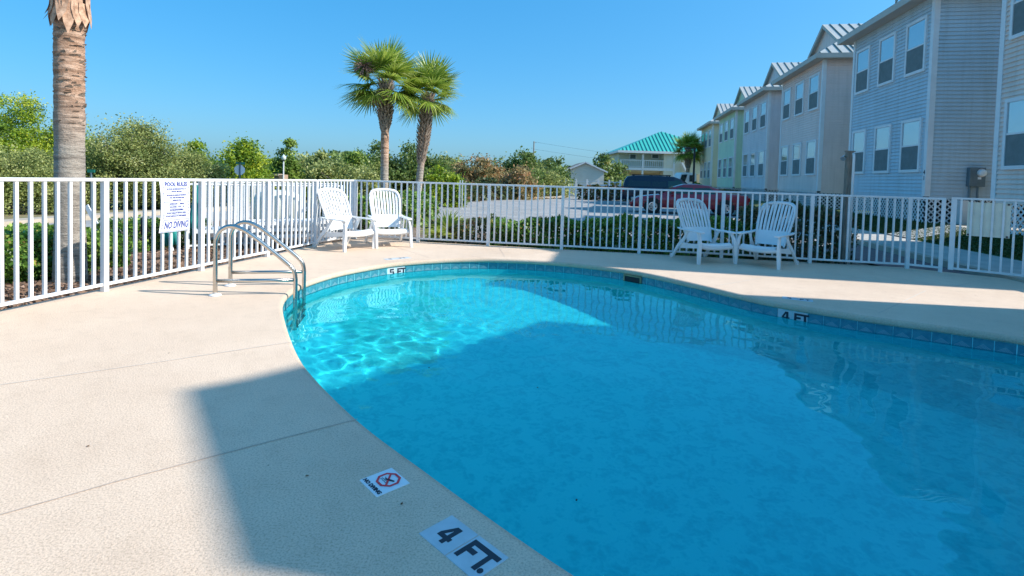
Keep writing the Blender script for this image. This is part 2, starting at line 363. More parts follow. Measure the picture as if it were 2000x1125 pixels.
# control joints
def joint(pts, m='joint', wd=.007):
    q = [G(*p) for p in pts]; mb = MB()
    for a, b in zip(q[:-1], q[1:]):
        d = (b-a).normalized(); x = Vector((d.y, -d.x, 0))*wd/2
        mb.add([a-x+Vector((0, 0, .0025)), a+x+Vector((0, 0, .0025)), b+x+Vector((0, 0, .0025)), b-x+Vector((0, 0, .0025))], [(0, 1, 2, 3)])
    mb.build('control_joint', MT[m], deck)
joint([(0, 1006), (230, 940), (460, 880), (698, 819)]); joint([(0, 752), (280, 712), (570, 668)], 'joint_light', .008)
joint([(767, 481), (838, 503)]); joint([(975, 484), (986, 502)]); joint([(1400, 558), (1512, 539)], 'joint_light', .012)
joint([(1716, 612), (1762, 590)]); joint([(1762, 590), (1808, 568)], 'joint_light', .012); joint([(1864, 560), (1932, 543)])
# basin
ZF = -1.35
prof = [(.02, -.06), (.02, -.225), (.0, -.235), (0, -.85), (-.04, -1.05), (-.14, -1.22), (-.30, -1.32), (-.5, ZF)]
vs = []; fs = []; k = len(prof)
for i in range(n):
    for a, z in prof: vs.append((PL[i, 0]+NR[i, 0]*a, PL[i, 1]+NR[i, 1]*a, z))
for i in range(n):
    for j in range(k-1): fs.append((i*k+j, ((i+1) % n)*k+j, ((i+1) % n)*k+j+1, i*k+j+1))
basin = link('pool_basin', mesh_of('pool_basin', vs, fs, MT['plaster'], smooth=True)); basin['kind'] = 'structure'
fl = sheet('pool_floor', ringpts(-.5, ZF), ZF, MT['plaster'], None, basin)
# waterline tiles
TP, ts = resample(fine, step=.154); TN = normals(TP)
if ((TP+TN*.1-TP.mean(0))**2).sum() < ((TP-TP.mean(0))**2).sum(): TN = -TN
def tilemesh(m):
    return MB().box(-.0745, .0745, 0, .012, -.074, .074).mesh('waterline_tile', m, bevel=.002)
tb = tilemesh(MT['tile_blue']); tw = tilemesh(MT['tile_white'])
m5 = int(np.argmin(((TP-np.array(G(762, 521.5, -.07))[:2])**2).sum(1))); m4 = int(np.argmin(((TP-np.array(G(1524, 603, -.07))[:2])**2).sum(1)))
msk = int(np.argmin(((TP-np.array(G(1242, 538, -.07))[:2])**2).sum(1)))
whites = {}
for i in range(len(TP)):
    isw = i in (m5, m5+1, m4, m4+1)
    if i in (msk, msk+1) and False: continue
    p = Vector((TP[i, 0]+TN[i, 0]*.016, TP[i, 1]+TN[i, 1]*.016, -.148)); a = math.atan2(TN[i, 1], TN[i, 0])-math.pi/2
    o = link('waterline_tile', tw if isw else tb, basin, p, (0, 0, a))
    if isw: whites[i] = o; o['label'] = 'white depth marker tile'
# letters as plain prisms
def glyph(ch):
    if ch == 'F': return [[(0, 0), (.24, 0), (.24, 1), (0, 1)], [(.24, .78), (.8, .78), (.8, 1), (.24, 1)], [(.24, .40), (.66, .40), (.66, .62), (.24, .62)]]
    if ch == 'T': return [[(.3, 0), (.54, 0), (.54, .78), (.3, .78)], [(0, .78), (.84, .78), (.84, 1), (0, 1)]]
    if ch == '.': return [[(.1+.12*math.cos(a*math.pi/5), .12+.12*math.sin(a*math.pi/5)) for a in range(10)]]
    if ch == '4': return [[(.44, 0), (.68, 0), (.68, 1), (.44, 1)], [(0, .20), (.44, .20), (.44, .40), (0, .40)], [(.68, .20), (.82, .20), (.82, .40), (.68, .40)], [(0, .40), (.22, .40), (.44, .78), (.44, 1), (.36, 1)]]
    if ch == '5': return [[(0, .78), (.7, .78), (.7, 1), (0, 1)], [(0, .45), (.2, .45), (.2, .78), (0, .78)], [(.2, .45), (.72, .45), (.72, .62), (.2, .62)], [(.52, .2), (.76, .2), (.76, .45), (.52, .45)], [(0, 0), (.7, 0), (.76, .2), (0, .2)]]
def word(s, h, adv, mx, parent, sx=1., name='lettering'):
    mb = MB(); x = 0
    for c in s:
        for poly in (glyph(c) if c != ' ' else []):
            vs = [mx @ Vector((x+p[0]*h*sx, p[1]*h, 0)) for p in poly]+[mx @ Vector((x+p[0]*h*sx, p[1]*h, .0012)) for p in poly]
            q = len(poly); mb.add(vs, [tuple(range(q, 2*q))]+[(j, (j+1) % q, q+(j+1) % q, q+j) for j in range(q)])
        x += adv*h
    return mb.build(name, MT['black'], parent)
Rx = Matrix.Rotation(math.pi/2, 4, 'X')
def side(o): pass
# the tile's outward face towards the water is local -Y
for k0, first in ((m5, '5'), (m4, '4')):
    seq = [k0, k0+1]
    # reading order left to right as seen from the water
    pa, pb = Vector((*TP[k0], 0)), Vector((*TP[k0+1], 0))
    if pa.x > pb.x: seq = seq[::-1]
    for i, s in zip(seq, (first, 'FT')):
        mx = Matrix.Translation((-.055 if s == 'FT' else -.03, -.0015, -.045)) @ Rx
        w_ = word(s, .10, .66, mx, basin)
        w_.location = whites[i].location; w_.rotation_euler = whites[i].rotation_euler
# skimmer mouth
i = msk; p = Vector((TP[i, 0], TP[i, 1], -.16)); a = math.atan2(TN[i, 1], TN[i, 0])-math.pi/2
sk = empty('skimmer', p, 'dark rectangular skimmer mouth set into the blue tile line of the pool', 'skimmer', rz=a)
MB().box(-.13, .13, -.012, .02, -.075, .082).build('opening', MT['dark'], sk)
fm_ = MB(); fm_.box(-.15, -.13, -.018, .02, -.08, .088).box(.13, .15, -.018, .02, -.08, .088).box(-.13, .13, -.018, .02, .068, .088); fm_.build('frame', mat('aged skimmer frame', (.35, .30, .16), .6), sk)
# water surface
ZW = -.165
gs = .024
xs = np.arange(PL[:, 0].min()-.05, PL[:, 0].max()+.05, gs); ys = np.arange(PL[:, 1].min()-.05, PL[:, 1].max()+.05, gs)
X, Y = np.meshgrid(xs, ys); Z = np.zeros_like(X)
amp = .8+1.5*np.exp(-((X+.6)**2/1.8+(Y-5.0)**2/2.0))
for q in range(70):
    lam = math.exp(rng.uniform(math.log(.16), math.log(1.3))); th = rng.normal(.5, 1.0); ph = rng.uniform(0, 6.28)
    kx, ky = math.cos(th)*2*math.pi/lam, math.sin(th)*2*math.pi/lam
    bend = .35*np.sin(X*rng.uniform(.5, 1.6)+rng.uniform(0, 6))+.35*np.sin(Y*rng.uniform(.5, 1.6)+rng.uniform(0, 6))
    Z += np.sin(kx*X+ky*Y+ph+bend*3)*lam**1.25*.00105*rng.uniform(.4, 1)
Z *= amp*.5
loc_ = 1.25*np.exp(-((X+.6)**2/2.2+(Y-5.0)**2/2.4))
for q in range(46):
    lam = math.exp(rng.uniform(math.log(.09), math.log(.34))); th = rng.normal(.6, .9); ph = rng.uniform(0, 6.28)
    kx, ky = math.cos(th)*2*math.pi/lam, math.sin(th)*2*math.pi/lam
    bend = .5*np.sin(X*rng.uniform(1, 3)+rng.uniform(0, 6))+.5*np.sin(Y*rng.uniform(1, 3)+rng.uniform(0, 6))
    Z += np.sin(kx*X+ky*Y+ph+bend*2.5)*lam**1.5*.0016*rng.uniform(.4, 1)*(.13+loc_)
poly = PL+NR*.0
def inside(px, py, P):
    r = np.zeros(px.shape, bool); j = len(P)-1
    for i in range(len(P)):
        c = ((P[i, 1] > py) != (P[j, 1] > py)) & (px < (P[j, 0]-P[i, 0])*(py-P[i, 1])/(P[j, 1]-P[i, 1]+1e-12)+P[i, 0]); r ^= c; j = i
    return r
ins = inside(X[:-1, :-1]+gs/2, Y[:-1, :-1]+gs/2, PL+NR*.045)
nx = X.shape[1]; ii, jj = np.nonzero(ins); b0 = ii*nx+jj
vall = np.c_[X.ravel(), Y.ravel(), (Z+ZW).ravel()]; fall = np.c_[b0, b0+1, b0+nx+1, b0+nx]
used = np.unique(fall); rem = -np.ones(len(vall), int); rem[used] = np.arange(len(used))
water = link('pool_water', mesh_of('pool_water', vall[used].tolist(), rem[fall].tolist(), MT['water'], smooth=True)); water['kind'] = 'structure'
water.cycles.is_caustics_caster = True; basin.cycles.is_caustics_receiver = True; fl.cycles.is_caustics_receiver = True
# floating specks
for px, py, lb_ in ((838, 598, 'in the rippled sunlit water near the ladder'), (838, 718, 'on the shaded water below the ripples'), (1126, 977, 'on the dark water nearest the camera'), (1050, 757, 'on the shaded water in the middle of the pool')):
    p = G(px, py, ZW+.004); tag(MB().box(-.005, .005, -.004, .004, 0, .003).build('leaf_scrap', MT['dark'], loc=p, rot=(0, 0, px)), 'small dark leaf scrap floating '+lb_, 'leaf', 'leaf scraps floating on the pool')

# a few dry leaves on the deck
for i, (px, py, lb_) in enumerate(((172, 872, 'on the sunny near deck at the left'), (785, 984, 'between the no-diving tile and the 4 FT. tiles'), (1640, 536, 'on the shaded deck in front of the timber post'), (1905, 577, 'on the deck near the gate'), (330, 690, 'on the sunny deck beside the ladder'), (600, 930, 'on the shaded near deck'))):
    mb = MB().add([(-.010, 0, .001), (-.002, .005, .004), (.009, .001, .002), (-.001, -.005, .003), (0, 0, .002)], [(0, 4, 1), (1, 4, 2), (2, 4, 3), (3, 4, 0)])
    tag(mb.build('dry_leaf', MT['husk'], loc=G(px, py, .001), rot=(0, 0, i*1.3)), 'tiny dry brown leaf lying '+lb_, 'leaf', 'dry leaves on the deck')
# deck markers
def marker(A, B, Cc, Dd):
    q = [G(*p) for p in (A, B, Cc, Dd)]; c = sum(q, Vector())/4; x = ((q[2]-q[1])+(q[3]-q[0])).normalized(); return c, math.atan2(x.y, x.x)
c, a = marker((880.8, 1008), (818.1, 1040), (869.9, 1085.8), (935.2, 1047.2))
T = .156
for nm, off, s, lab in (('depth_tile', 0, '4', 'pale blue-white deck tile with black numeral 4 at the pool edge'), ('depth_tile', T+.004, 'FT.', 'pale blue-white deck tile with black letters FT. at the pool edge')):
    e = empty(nm, c+Vector((math.cos(a), math.sin(a), 0))*off, lab, 'depth marker', 'depth marker tiles in the near deck', rz=a)
    MB().box(-T/2, T/2, -T/2, T/2, -.01, .003).build('tile', MT['tile_white'], e, bevel=.001)
    if s == '4': word('4', .098, .9, Matrix.Translation((-.030, -.050, .003)), e, .82)
    else: word('FT', .104, .64, Matrix.Translation((-.068, -.050, .003)), e, .80); word('.', .104, .5, Matrix.Translation((.048, -.050, .003)), e, .9)
c, a = marker((764.3, 914.4), (703.3, 938.8), (737.1, 971.9), (799.2, 943.6))
e = empty('no_diving_tile', c, 'white deck tile with red no-diving octagon and NO DIVING lettering', 'warning tile', rz=a)
MB().box(-T/2, T/2, -T/2, T/2, -.01, .003).build('tile', MT['sign_white'], e, bevel=.001)
text('NO DIVING', .026, MT['black'], e, Matrix.Translation((0, -.059, .0042)), off=.0009, sx=1.02)
mb = MB(); oc = [(math.cos(math.pi/8+i*math.pi/4), math.sin(math.pi/8+i*math.pi/4)) for i in range(8)]; cy_ = .018
vs = [(x*.056, y*.054+cy_, .0045) for x, y in oc]+[(x*.044, y*.042+cy_, .0045) for x, y in oc]
mb.add(vs, [(i, (i+1) % 8, 8+(i+1) % 8, 8+i) for i in range(8)]); mb.bar((-.032, cy_+.03, .0046), (.032, cy_-.03, .0046), .009, .001); mb.build('prohibition_octagon', MT['red'], e)
mb = MB(); mb.tube([(.028, cy_+.012, .0048), (.008, cy_+.002, .0048), (-.012, cy_-.006, .0048), (-.026, cy_+.002, .0048)], [.003, .004, .003, .0012], 5)
for k_ in range(2): mb.tube([(-.03+.01*j, cy_-.014-.008*k_+.003*(j % 2), .0045) for j in range(6)], .0009, 4)
mb.build('diver_pictogram', MT['black'], e)
# worn markers on the far deck
for pts, lab in (([(752, 507), (800, 503)], 'worn white depth marker on the deck beside the 5 FT tiles'), ([(1528, 581), (1588, 588)], 'worn white depth marker on the deck above the 4 FT tiles')):
    p, q = G(*pts[0]), G(*pts[1]); cc = (p+q)/2; an = math.atan2((q-p).y, (q-p).x)
    e = empty('worn_depth_marker', cc, lab, 'depth marker', rz=an); L = (q-p).length/2
    MB().box(-L, 0, -.07, .07, -.01, .003).box(0.003, L, -.07, .07, -.01, .003).build('tile', MT['tile_white'], e)
    word('5' if pts[0][0] < 1000 else '4', .07, .9, Matrix.Translation((-L*.7, -.035, .003)), e, .9); word('FT', .07, .8, Matrix.Translation((L*.15, -.035, .003)), e, .8)

# ---------------------------------------------------------------- pool ladder
fa = Vector((-3.09, 5.54, 0)); dr = Vector((.98, .2, 0)).normalized(); sp_ = Vector((-.2, .98, 0)).normalized()*.50
lad = empty('pool_ladder', fa, 'polished stainless steel pool ladder with two arched rails at the left pool edge', 'pool ladder')
prf = [(0, .0), (0, .3), (0, .55), (.012, .62), (.045, .685), (.10, .723), (.16, .732), (.22, .717), (.30, .675), (.40, .60), (.55, .475), (.68, .362), (.745, .30), (.78, .245), (.793, .18), (.795, .1), (.795, -.4), (.795, -1.0)]
rails = []
cv = catmull([(x, 0, z) for x, z in prf], 4, False)
R_ = Matrix.Rotation(math.atan2(dr.y, dr.x), 4, 'Z'); lad.rotation_euler = (0, 0, math.atan2(dr.y, dr.x))
rm = MB().tube(cv, .0225, 14).mesh('rail', MT['steel'], True); brm = MB().tube([(0, 0, .155), (.795, 0, .155)], .019, 12).mesh('cross_bar', MT['steel'], True)
em = MB().tube([(0, 0, 0), (0, 0, .012), (0, 0, .02)], [.062, .056, .03], 20).mesh('escutcheon', MT['plastic'], True)
for yy in (0, .50):
    link('rail', rm, lad, (0, yy, 0)); link('cross_bar', brm, lad, (0, yy, 0)); link('escutcheon', em, lad, (0, yy, 0))
trm = MB().box(.74, .83, .02, .48, -.012, .012).mesh('tread', MT['steel'])
for z in (-.38, -.66, -.94): link('tread', trm, lad, (0, 0, z))

# ---------------------------------------------------------------- chairs
def make_chair(label):
    e = empty('lounge_chair', (0, 0, 0), label, 'chair', 'white plastic lounge chairs on the deck')
    P_ = MT['plastic']
    # back: local frame in the back plane; seat joint at y=.12, leans back
    def bp(u, v, d=0):                       # u across, v up the back, d towards the sitter
        y = .10+v*.38+.08*(v*v)-.05*(u/.3)**2*1.0; z = .30+v*.88
        return Vector((u, y-d*.9, z+d*.4))
    def wv(v): return .235+.065*math.sin(min(1, v/.85)*math.pi*.62)
    v0, v1 = .30, .80
    ns = 9
    for i in range(ns):
        mb = MB(); a0 = -1+2*i/ns+.045; a1 = -1+2*(i+1)/ns-.045
        top = .80+.075*(1-((a0+a1)/2)**2)-.02
        g_ = []
        for j in range(9):
            v = v0+(top-v0)*j/8; wd = wv(v)*.86
            for a_ in (a0, a1):
                for d_ in (0, -.014): g_.append(bp(a_*wd, v, d_))
        for j in range(8):
            b_ = j*4; mb.add(g_[b_:b_+8], [(0, 2, 6, 4), (1, 5, 7, 3), (0, 4, 5, 1), (2, 3, 7, 6)])
        mb.build('slat', P_, e)
    # rim
    rim = [(-wv(v), v) for v in (.02, .15, .3, .45, .6, .7)]
    rim += [(-.292, .775), (-.262, .845), (-.21, .885), (-.12, .905), (0, .912)]
    rim = rim+[(-u, v) for u, v in rim[:-1][::-1]]
    inn = [(u*.87, v if v < .75 else v-.055) for u, v in rim]
    mb = MB(); q = []
    for (u, v), (ui, vi) in zip(rim, inn): q += [bp(u, v, .008), bp(ui, vi, .010), bp(ui, vi, -.016), bp(u, v, -.02)]
    for j in range(len(rim)-1): mb.add(q[j*4:j*4+8], [(0, 1, 5, 4), (1, 2, 6, 5), (2, 3, 7, 6), (3, 0, 4, 7)])
    mb.build('back_frame', P_, e, smooth=True)
    mb = MB(); q = []
    for j in range(6):
        v = .045+.275*j/5
        for i in range(7): u = (-1+i/3)*wv(v)*.9; q.append(bp(u, v, 0))
    q2 = [p+Vector((0, .014, 0)) for p in q]; fsq = [(j*7+i, j*7+i+1, j*7+i+8, j*7+i+7) for j in range(5) for i in range(6)]
    mb.add(q, fsq); mb.add(q2, fsq)
    mb.add([q[35+i] for i in range(7)]+[q2[35+i] for i in range(7)], [(i, i+1, i+8, i+7) for i in range(6)])
    mb.build('lower_back_panel', P_, e, smooth=True)
    # seat: five lateral slats rolled over the front edge
    prof = [(.10, .285), (-.05, .305), (-.2, .335), (-.34, .362), (-.40, .352), (-.425, .32)]
    mb = MB()
    for j in range(len(prof)-1):
        (ya, za), (yb, zb) = prof[j], prof[j+1]; vs = []
        for y, z in ((ya, za), (yb, zb)):
            for i in range(7):
                u = (-1+i/3)*.272; vs.append((u, y, z-.018*(1-(i/3-1)**2)))
        vs += [(x, y, z-.015) for x, y, z in [tuple(v) for v in vs]]
        mb.add(vs, [(i, i+1, i+8, i+7) for i in range(6)]+[(14+i, 14+i+1, 14+i+8, 14+i+7) for i in range(6)])
    mb.build('seat', P_, e, smooth=True)
    mb = MB(); q = []
    for i in range(9):
        u = (-1+i/4)*.30; z = .325-.026*(1-(i/4-1)**2); q += [(u, -.405, z), (u, -.425, z-.005), (u, -.42, z-.062), (u, -.40, z-.06)]
    for i in range(8): mb.add(q[i*4:i*4+8], [(0, 1, 5, 4), (1, 2, 6, 5), (2, 3, 7, 6), (3, 0, 4, 7)])
    mb.build('front_apron', P_, e, smooth=True)
    for s in (-1, 1):
        # arm: wide flat paddle
        mb = MB(); q = []
        for y, wd, z in ((-.44, .035, .548), (-.425, .052, .552), (-.36, .062, .556), (-.2, .058, .558), (0, .046, .558), (.16, .034, .560), (.27, .024, .575)):
            cx = .318-(.02 if y < .1 else .045*(y))
            for sx, dz in ((-1, 0), (1, 0), (1, -.022), (-1, -.022)): q.append((s*(cx+sx*wd), y, z+dz))
        for j in range(6): mb.add(q[j*4:j*4+8], [(0, 1, 5, 4), (1, 2, 6, 5), (2, 3, 7, 6), (3, 0, 4, 7)])
        mb.add(q[:4], [(0, 1, 2, 3)]); mb.add(q[-4:], [(0, 1, 2, 3)])
        mb.build('armrest', P_, e, bevel=.004)
        def ribbon(path, name):
            mb = MB(); q = []
            for x, y, z, a, b_ in path:   # a: half size across the run (y), b: half thickness (x)
                for sx, sy in ((-1, -1), (1, -1), (1, 1), (-1, 1)): q.append((s*(x+sx*b_), y+sy*a, z))
            for j in range(len(path)-1): mb.add(q[j*4:j*4+8], [(0, 1, 5, 4), (1, 2, 6, 5), (2, 3, 7, 6), (3, 0, 4, 7)])
            mb.add(q[:4], [(0, 1, 2, 3)]); mb.add(q[-4:], [(0, 1, 2, 3)]); mb.build(name, P_, e, bevel=.003)
        ribbon([(.345, -.435, 0, .022, .022), (.335, -.425, .18, .03, .026), (.325, -.415, .34, .038, .022), (.318, -.40, .43, .034, .016), (.31, -.37, .50, .036, .014), (.305, -.33, .538, .05, .014)], 'front_leg')
        ribbon([(.335, .40, 0, .035, .018), (.33, .33, .10, .034, .016), (.32, .22, .24, .05, .014), (.31, .13, .33, .06, .012), (.305, .07, .40, .038, .012), (.30, .02, .48, .032, .012), (.30, -.02, .54, .05, .012)], 'rear_leg')
        mb = MB(); q = []
        for y, z0_, z1_ in ((-.41, .27, .345), (-.2, .245, .325), (0, .22, .31), (.18, .2, .32)):
            for x_ in (.292, .314):
                q += [(s*x_, y, z0_), (s*x_, y, z1_)]
        for j in range(3): mb.add(q[j*4:j*4+8], [(0, 1, 5, 4), (2, 6, 7, 3), (1, 3, 7, 5), (0, 4, 6, 2)])
        mb.build('side_rail', P_, e)
        mb = MB(); mb.tube([(s*.318, .41, .035), (s*.352, .41, .035)], .04, 12); mb.build('foot_wheel', P_, e)
    return e
ch = make_chair('leftmost white chair, back to the left fence and turned towards the pool')
spots = [((-2.95, 9.42), (.82, -.57), 0), ((-2.32, 9.98), (.42, -.91), 'white plastic chair in the sun with its back to the far fence, second from left'),
         ((3.30, 9.12), (.24, -.97), 'white plastic chair in the shade by the red car, third from left'), ((4.30, 8.86), (-.72, -.69), 'rightmost white plastic chair in the shade, turned towards its neighbour')]
for i, ((x, y), (fx, fy), lab) in enumerate(spots):
    o = ch if i == 0 else copy_tree(ch)
    if lab: o['label'] = lab
    o.location = (x, y, 0); o.rotation_euler = (0, 0, math.atan2(fy, fx)+math.pi/2); o.scale = (1, 1, .955)

# ---------------------------------------------------------------- fences
balm = MB().box(-.0135, .0135, -.0135, .0135, .075, 1.165).mesh('baluster', MT['white_metal'])
postm = MB().box(-.028, .028, -.028, .028, 0, 1.19).mesh('post', MT['white_metal'], bevel=.003)
def fence(name, pts, label, ztop=1.2, first=True, scale=1., gap=.118, m='white_metal', counts=None):
    e = empty(name, pts[0], label, 'fence'); e0 = pts[0]
    for i, p in enumerate(pts):
        if i == 0 and not first: continue
        d = (pts[min(i+1, len(pts)-1)]-pts[max(i-1, 0)]); a = math.atan2(d.y, d.x)
        o = link('post', postm, e, p-e0, (0, 0, a)); o.scale = (1, 1, scale)
    for i in range(len(pts)-1):
        a, b = pts[i]-e0, pts[i+1]-e0; L = (b-a).length; k = max(1, round(L/gap)); an = math.atan2((b-a).y, (b-a).x)
        for j in range(1, k):
            o = link('baluster', balm, e, a+(b-a)*(j/k), (0, 0, an)); o.scale = (1, 1, scale)
        dd = (b-a)/L
        MB().bar(a-dd*.0275+Vector((0, 0, 1.183*scale)), b+dd*.0275+Vector((0, 0, 1.183*scale)), .046, .034).build('top_rail', MT[m], e, bevel=.004)
        MB().bar(a+dd*.029+Vector((0, 0, .075)), b-dd*.029+Vector((0, 0, .075)), .03, .032).build('bottom_rail', MT[m], e, bevel=.003)
    return e
fence('pool_fence', [FC-FL*(1.315*k) for k in range(8, -1, -1)], 'white metal picket fence along the left side of the deck, carrying the pool rules sign')
fence('pool_fence', [FC+Vector((.06, -.01, 0))]+GP, 'white metal picket fence across the far end of the deck, from corner to gate')
fence('pool_fence', [g1+Vector((.07, -.06, 0)), Vector((8.45, 7.1, 0)), Vector((8.2, 5.75, 0)), Vector((7.95, 4.4, 0))], 'white metal picket fence beyond the gate on the right')
# gate
an = math.atan2((g1-g0).y, (g1-g0).x); L = (g1-g0).length
gt = empty('pool_gate', g0, 'white metal picket gate with a cream panel on its back, at the right edge', 'gate', rz=an)
for x in (.035, L-.035): MB().box(x-.035, x+.035, -.02, .02, .06, 1.185).build('stile', MT['white_metal'], gt, bevel=.003)
MB().box(.071, L-.071, -.018, .018, .07, .10).build('bottom_rail', MT['white_metal'], gt); MB().box(.0, L, -.021, .021, 1.186, 1.215).build('top_rail', MT['white_metal'], gt)
k = 11
for j in range(1, k):
    o = link('baluster', balm, gt, ((L)*j/k, 0, .01)); o.scale = (1, 1, 1.012)
# cream back of a notice on the outside of the gate
pa, pb = G(1893, 533), G(1972, 545)
t0 = .20; t1 = .70
np_ = empty('notice_panel', g0+(g1-g0).normalized()*t0, 'blank cream back of a notice board hung outside the gate bars', 'sign panel', rz=an)
mb = MB(); 
for j in range(6): pass
mb.box(0, t1-t0, .03, .034, .62, 1.15); mb.build('panel', MT['cream_panel'], np_)
for x, z in ((.02, .64), (.47, .64), (.47, 1.13)): MB().box(x-.012, x+.012, .014, .03, z-.012, z+.012).build('clip', MT['black'], np_)
# pool rules sign, a slightly bowed sheet tied to the pickets
u0 = None
nf = Vector((FL.y, -FL.x, 0))
def on_fence(px, py, off=.03):
    d = ray(px, py); b = FC+nf*off; k = ((b-Vector((0, 0, H))).dot(nf))/d.dot(nf); p = d*k+Vector((0, 0, H)); return (p-FC).dot(FL), p.z
sa, za = on_fence(310.5, 352.7); sb, zb = on_fence(369.5, 448.7); ztop_ = za
sg = empty('pool_rules_sign', FC+FL*sa+nf*.02, 'white POOL RULES and NO DIVING notice with blue print tied to the left fence', 'sign', rz=math.atan2(FL.y, FL.x))
Wd = sb-sa; Ht = za-zb
def bow(u, v): u = min(1, max(0, u)); v = min(1, max(0, v)); return (u+(.045*math.sin(v*math.pi)*(1-u)))*Wd, -.012-.010*math.sin(u*math.pi)-.012*(1-u)*math.sin(v*math.pi)
mb = MB(); q = []
for j in range(9):
    for i in range(7):
        u = i/6; v = j/8; xx, yy = bow(u, v); q.append((xx, yy, za-v*Ht))
def drape(o):          # press flat print onto the bowed sheet
    for v_ in o.data.vertices:
        u = v_.co.x/Wd; v = (za-v_.co.z)/Ht; xx, yy = bow(u, v); v_.co.x = xx if 0 <= u <= 1 else v_.co.x; v_.co.y = yy-.0022
mb.add(q, [(j*7+i, j*7+i+1, j*7+i+8, j*7+i+7) for j in range(8) for i in range(6)]); sh = mb.build('sheet', MT['sign_white'], sg, smooth=True)
def onsign(u, v): return Matrix.Translation((u*Wd, -.036, za-v*Ht)) @ Rx
TXT = [('POOL RULES', .075, .066, 1.12, .0022)] + [(s, v, .0215, .96, .0012) for s, v in (('NO FOOD OR BEVERAGES IN POOL OR', .165), ('ON POOL WET DECK.', .215), ('NO GLASS OR ANIMALS IN THE FENCED', .285), ('POOL AREA (OR 50 FEET FROM', .335), ('UNFENCED POOL).', .385), ('BATHING LOAD:        PERSONS.', .455), ('POOL HOURS:     AM TO     PM', .515), ('SHOWER BEFORE ENTERING.', .575), ('DO NOT SWALLOW THE POOL WATER.', .635), ('DO NOT USE POOL IF ILL WITH DIARRHEA.', .695))]
for s, v, sz, sx, off in TXT: drape(text(s, sz, MT['blue'], sg, onsign(.52, v), off=off, sx=sx*.80, ext=0))
drape(text('NO DIVING', .118, MT['blue'], sg, onsign(.53, .875), off=.0030, sx=.58, shear=.15, ext=0))
mb = MB(); L0 = (.08, .96)
def ln(u0, v0, u1, v1, w=.003):
    for k_ in range(8):
        a_, b_ = k_/8, (k_+1)/8; pu = [(u0+(u1-u0)*t_, v0+(v1-v0)*t_) for t_ in (a_, b_)]; dx, dz = (u1-u0)*Wd, -(v1-v0)*Ht; L_ = math.hypot(dx, dz); nx_, nz_ = -dz/L_*w*.65, dx/L_*w*.65; Q_ = []
        for u, v in pu:
            xx, yy = bow(u, v); Q_ += [(xx-nx_, yy-.0022, za-v*Ht-nz_), (xx+nx_, yy-.0022, za-v*Ht+nz_)]
        mb.add(Q_, [(0, 1, 3, 2)])
for v in (.02, .13, .25, .42, .485, .545, .605, .665, .735): ln(.08, v, .96, v, .003)
ln(.08, .02, .08, .735); ln(.96, .02, .96, .735); ln(.1, .765, .96, .765, .004); ln(.04, .985, .96, .985, .004); ln(.1, .765, .04, .985, .004); ln(.96, .765, .96, .985, .004)
mb.build('printed_rules', MT['blue'], sg)

# ================================================================ GROUND
big = [(-900, -300), (900, -300), (1200, 2500), (-1200, 2500)]
sheet('ground', big, -.22, MT['soil'], holes=[[(p[0], p[1]) for p in ringpts(.4, 0)]])
# mulch beds around the deck
sheet('planting_bed', [(-9.0, -8), (-8.75, 11.5), (-8.0, 16), (-6.5, 20), (-2.9, 19.5), (-2.3, 14), (3, 12.7), (6.8, 12), (6.6, 8.9), (-3.2, 10.7), (-6.6, -6), (-6.8, -8)], -.10, MT['mulch'])
# the parking lot and drive
lot = [(-3.0, 19.6), (-2.25, 14.1), (3, 12.8), (6.9, 12.2)]+[tuple(SW(s, -2.98)[:2]) for s in (-2.6, 10, 30, 48)]+[(22, 66), (8, 60), (4.2, 42), (1.8, 38.5), (-.8, 36), (-2.9, 31.5), (-3.2, 26)]
sheet('parking_lot', lot, -.15, MT['asphalt'])
sheet('paved_walk', [(6.9, 12.15), (6.62, 8.97), (8.7, 7.1)]+[tuple(SW(s, -2.98)[:2]) for s in (-8, -2.8)], -.07, MT['paver'])
# left road
far_ = [(-13.0, -10), (-12.1, 6), (-11.75, 12.3), (-11.5, 14.4), (-11.0, 16.5), (-9.6, 21), (-7.0, 26), (-3.3, 29.8)]
near_ = [(-9.1, -10), (-8.95, 6), (-8.75, 11.5), (-8.0, 16), (-6.5, 20), (-3.1, 20.5)]
sheet('road', near_+[(-3.2, 27)]+far_[::-1], -.145, MT['asphalt'])
def strip(name, pts, wd, z0, z1, m, side=1):
    v = [Vector((*p, 0)) for p in pts]; mb = MB(); L_ = []
    for i, p in enumerate(v):
        d = (v[min(i+1, len(v)-1)]-v[max(i-1, 0)]).normalized(); nn_ = Vector((-d.y, d.x, 0))*side
        L_ += [p+Vector((0, 0, z0)), p+Vector((0, 0, z1)), p+nn_*wd+Vector((0, 0, z1)), p+nn_*wd+Vector((0, 0, z0))]
    for i in range(len(v)-1): mb.add(L_[i*4:i*4+8], [(0, 4, 5, 1), (1, 5, 6, 2), (2, 6, 7, 3)])
    mb.add(L_[:4], [(0, 1, 2, 3)]); mb.add(L_[-4:], [(0, 1, 2, 3)])
    o = mb.build(name, m); o['kind'] = 'structure'; return o
strip('road_kerb', [tuple(p) for p in catmull([(*p, 0) for p in far_], 5, False)] and [(p.x, p.y) for p in catmull([(*p, 0) for p in far_], 5, False)], .5, -.2, -.02, MT['kerb'])
strip('kerb', [(-3.35, 31.5), (-1.3, 36), (1.4, 38.7), (3.9, 42.2), (7.5, 60)], .3, -.2, -.02, MT['kerb'])
strip('lot_kerb', [tuple(SW(s, -2.98)[:2]) for s in (-9, -4, 0, 10, 30, 48)], .16, -.2, .04, MT['kerb'], -1)
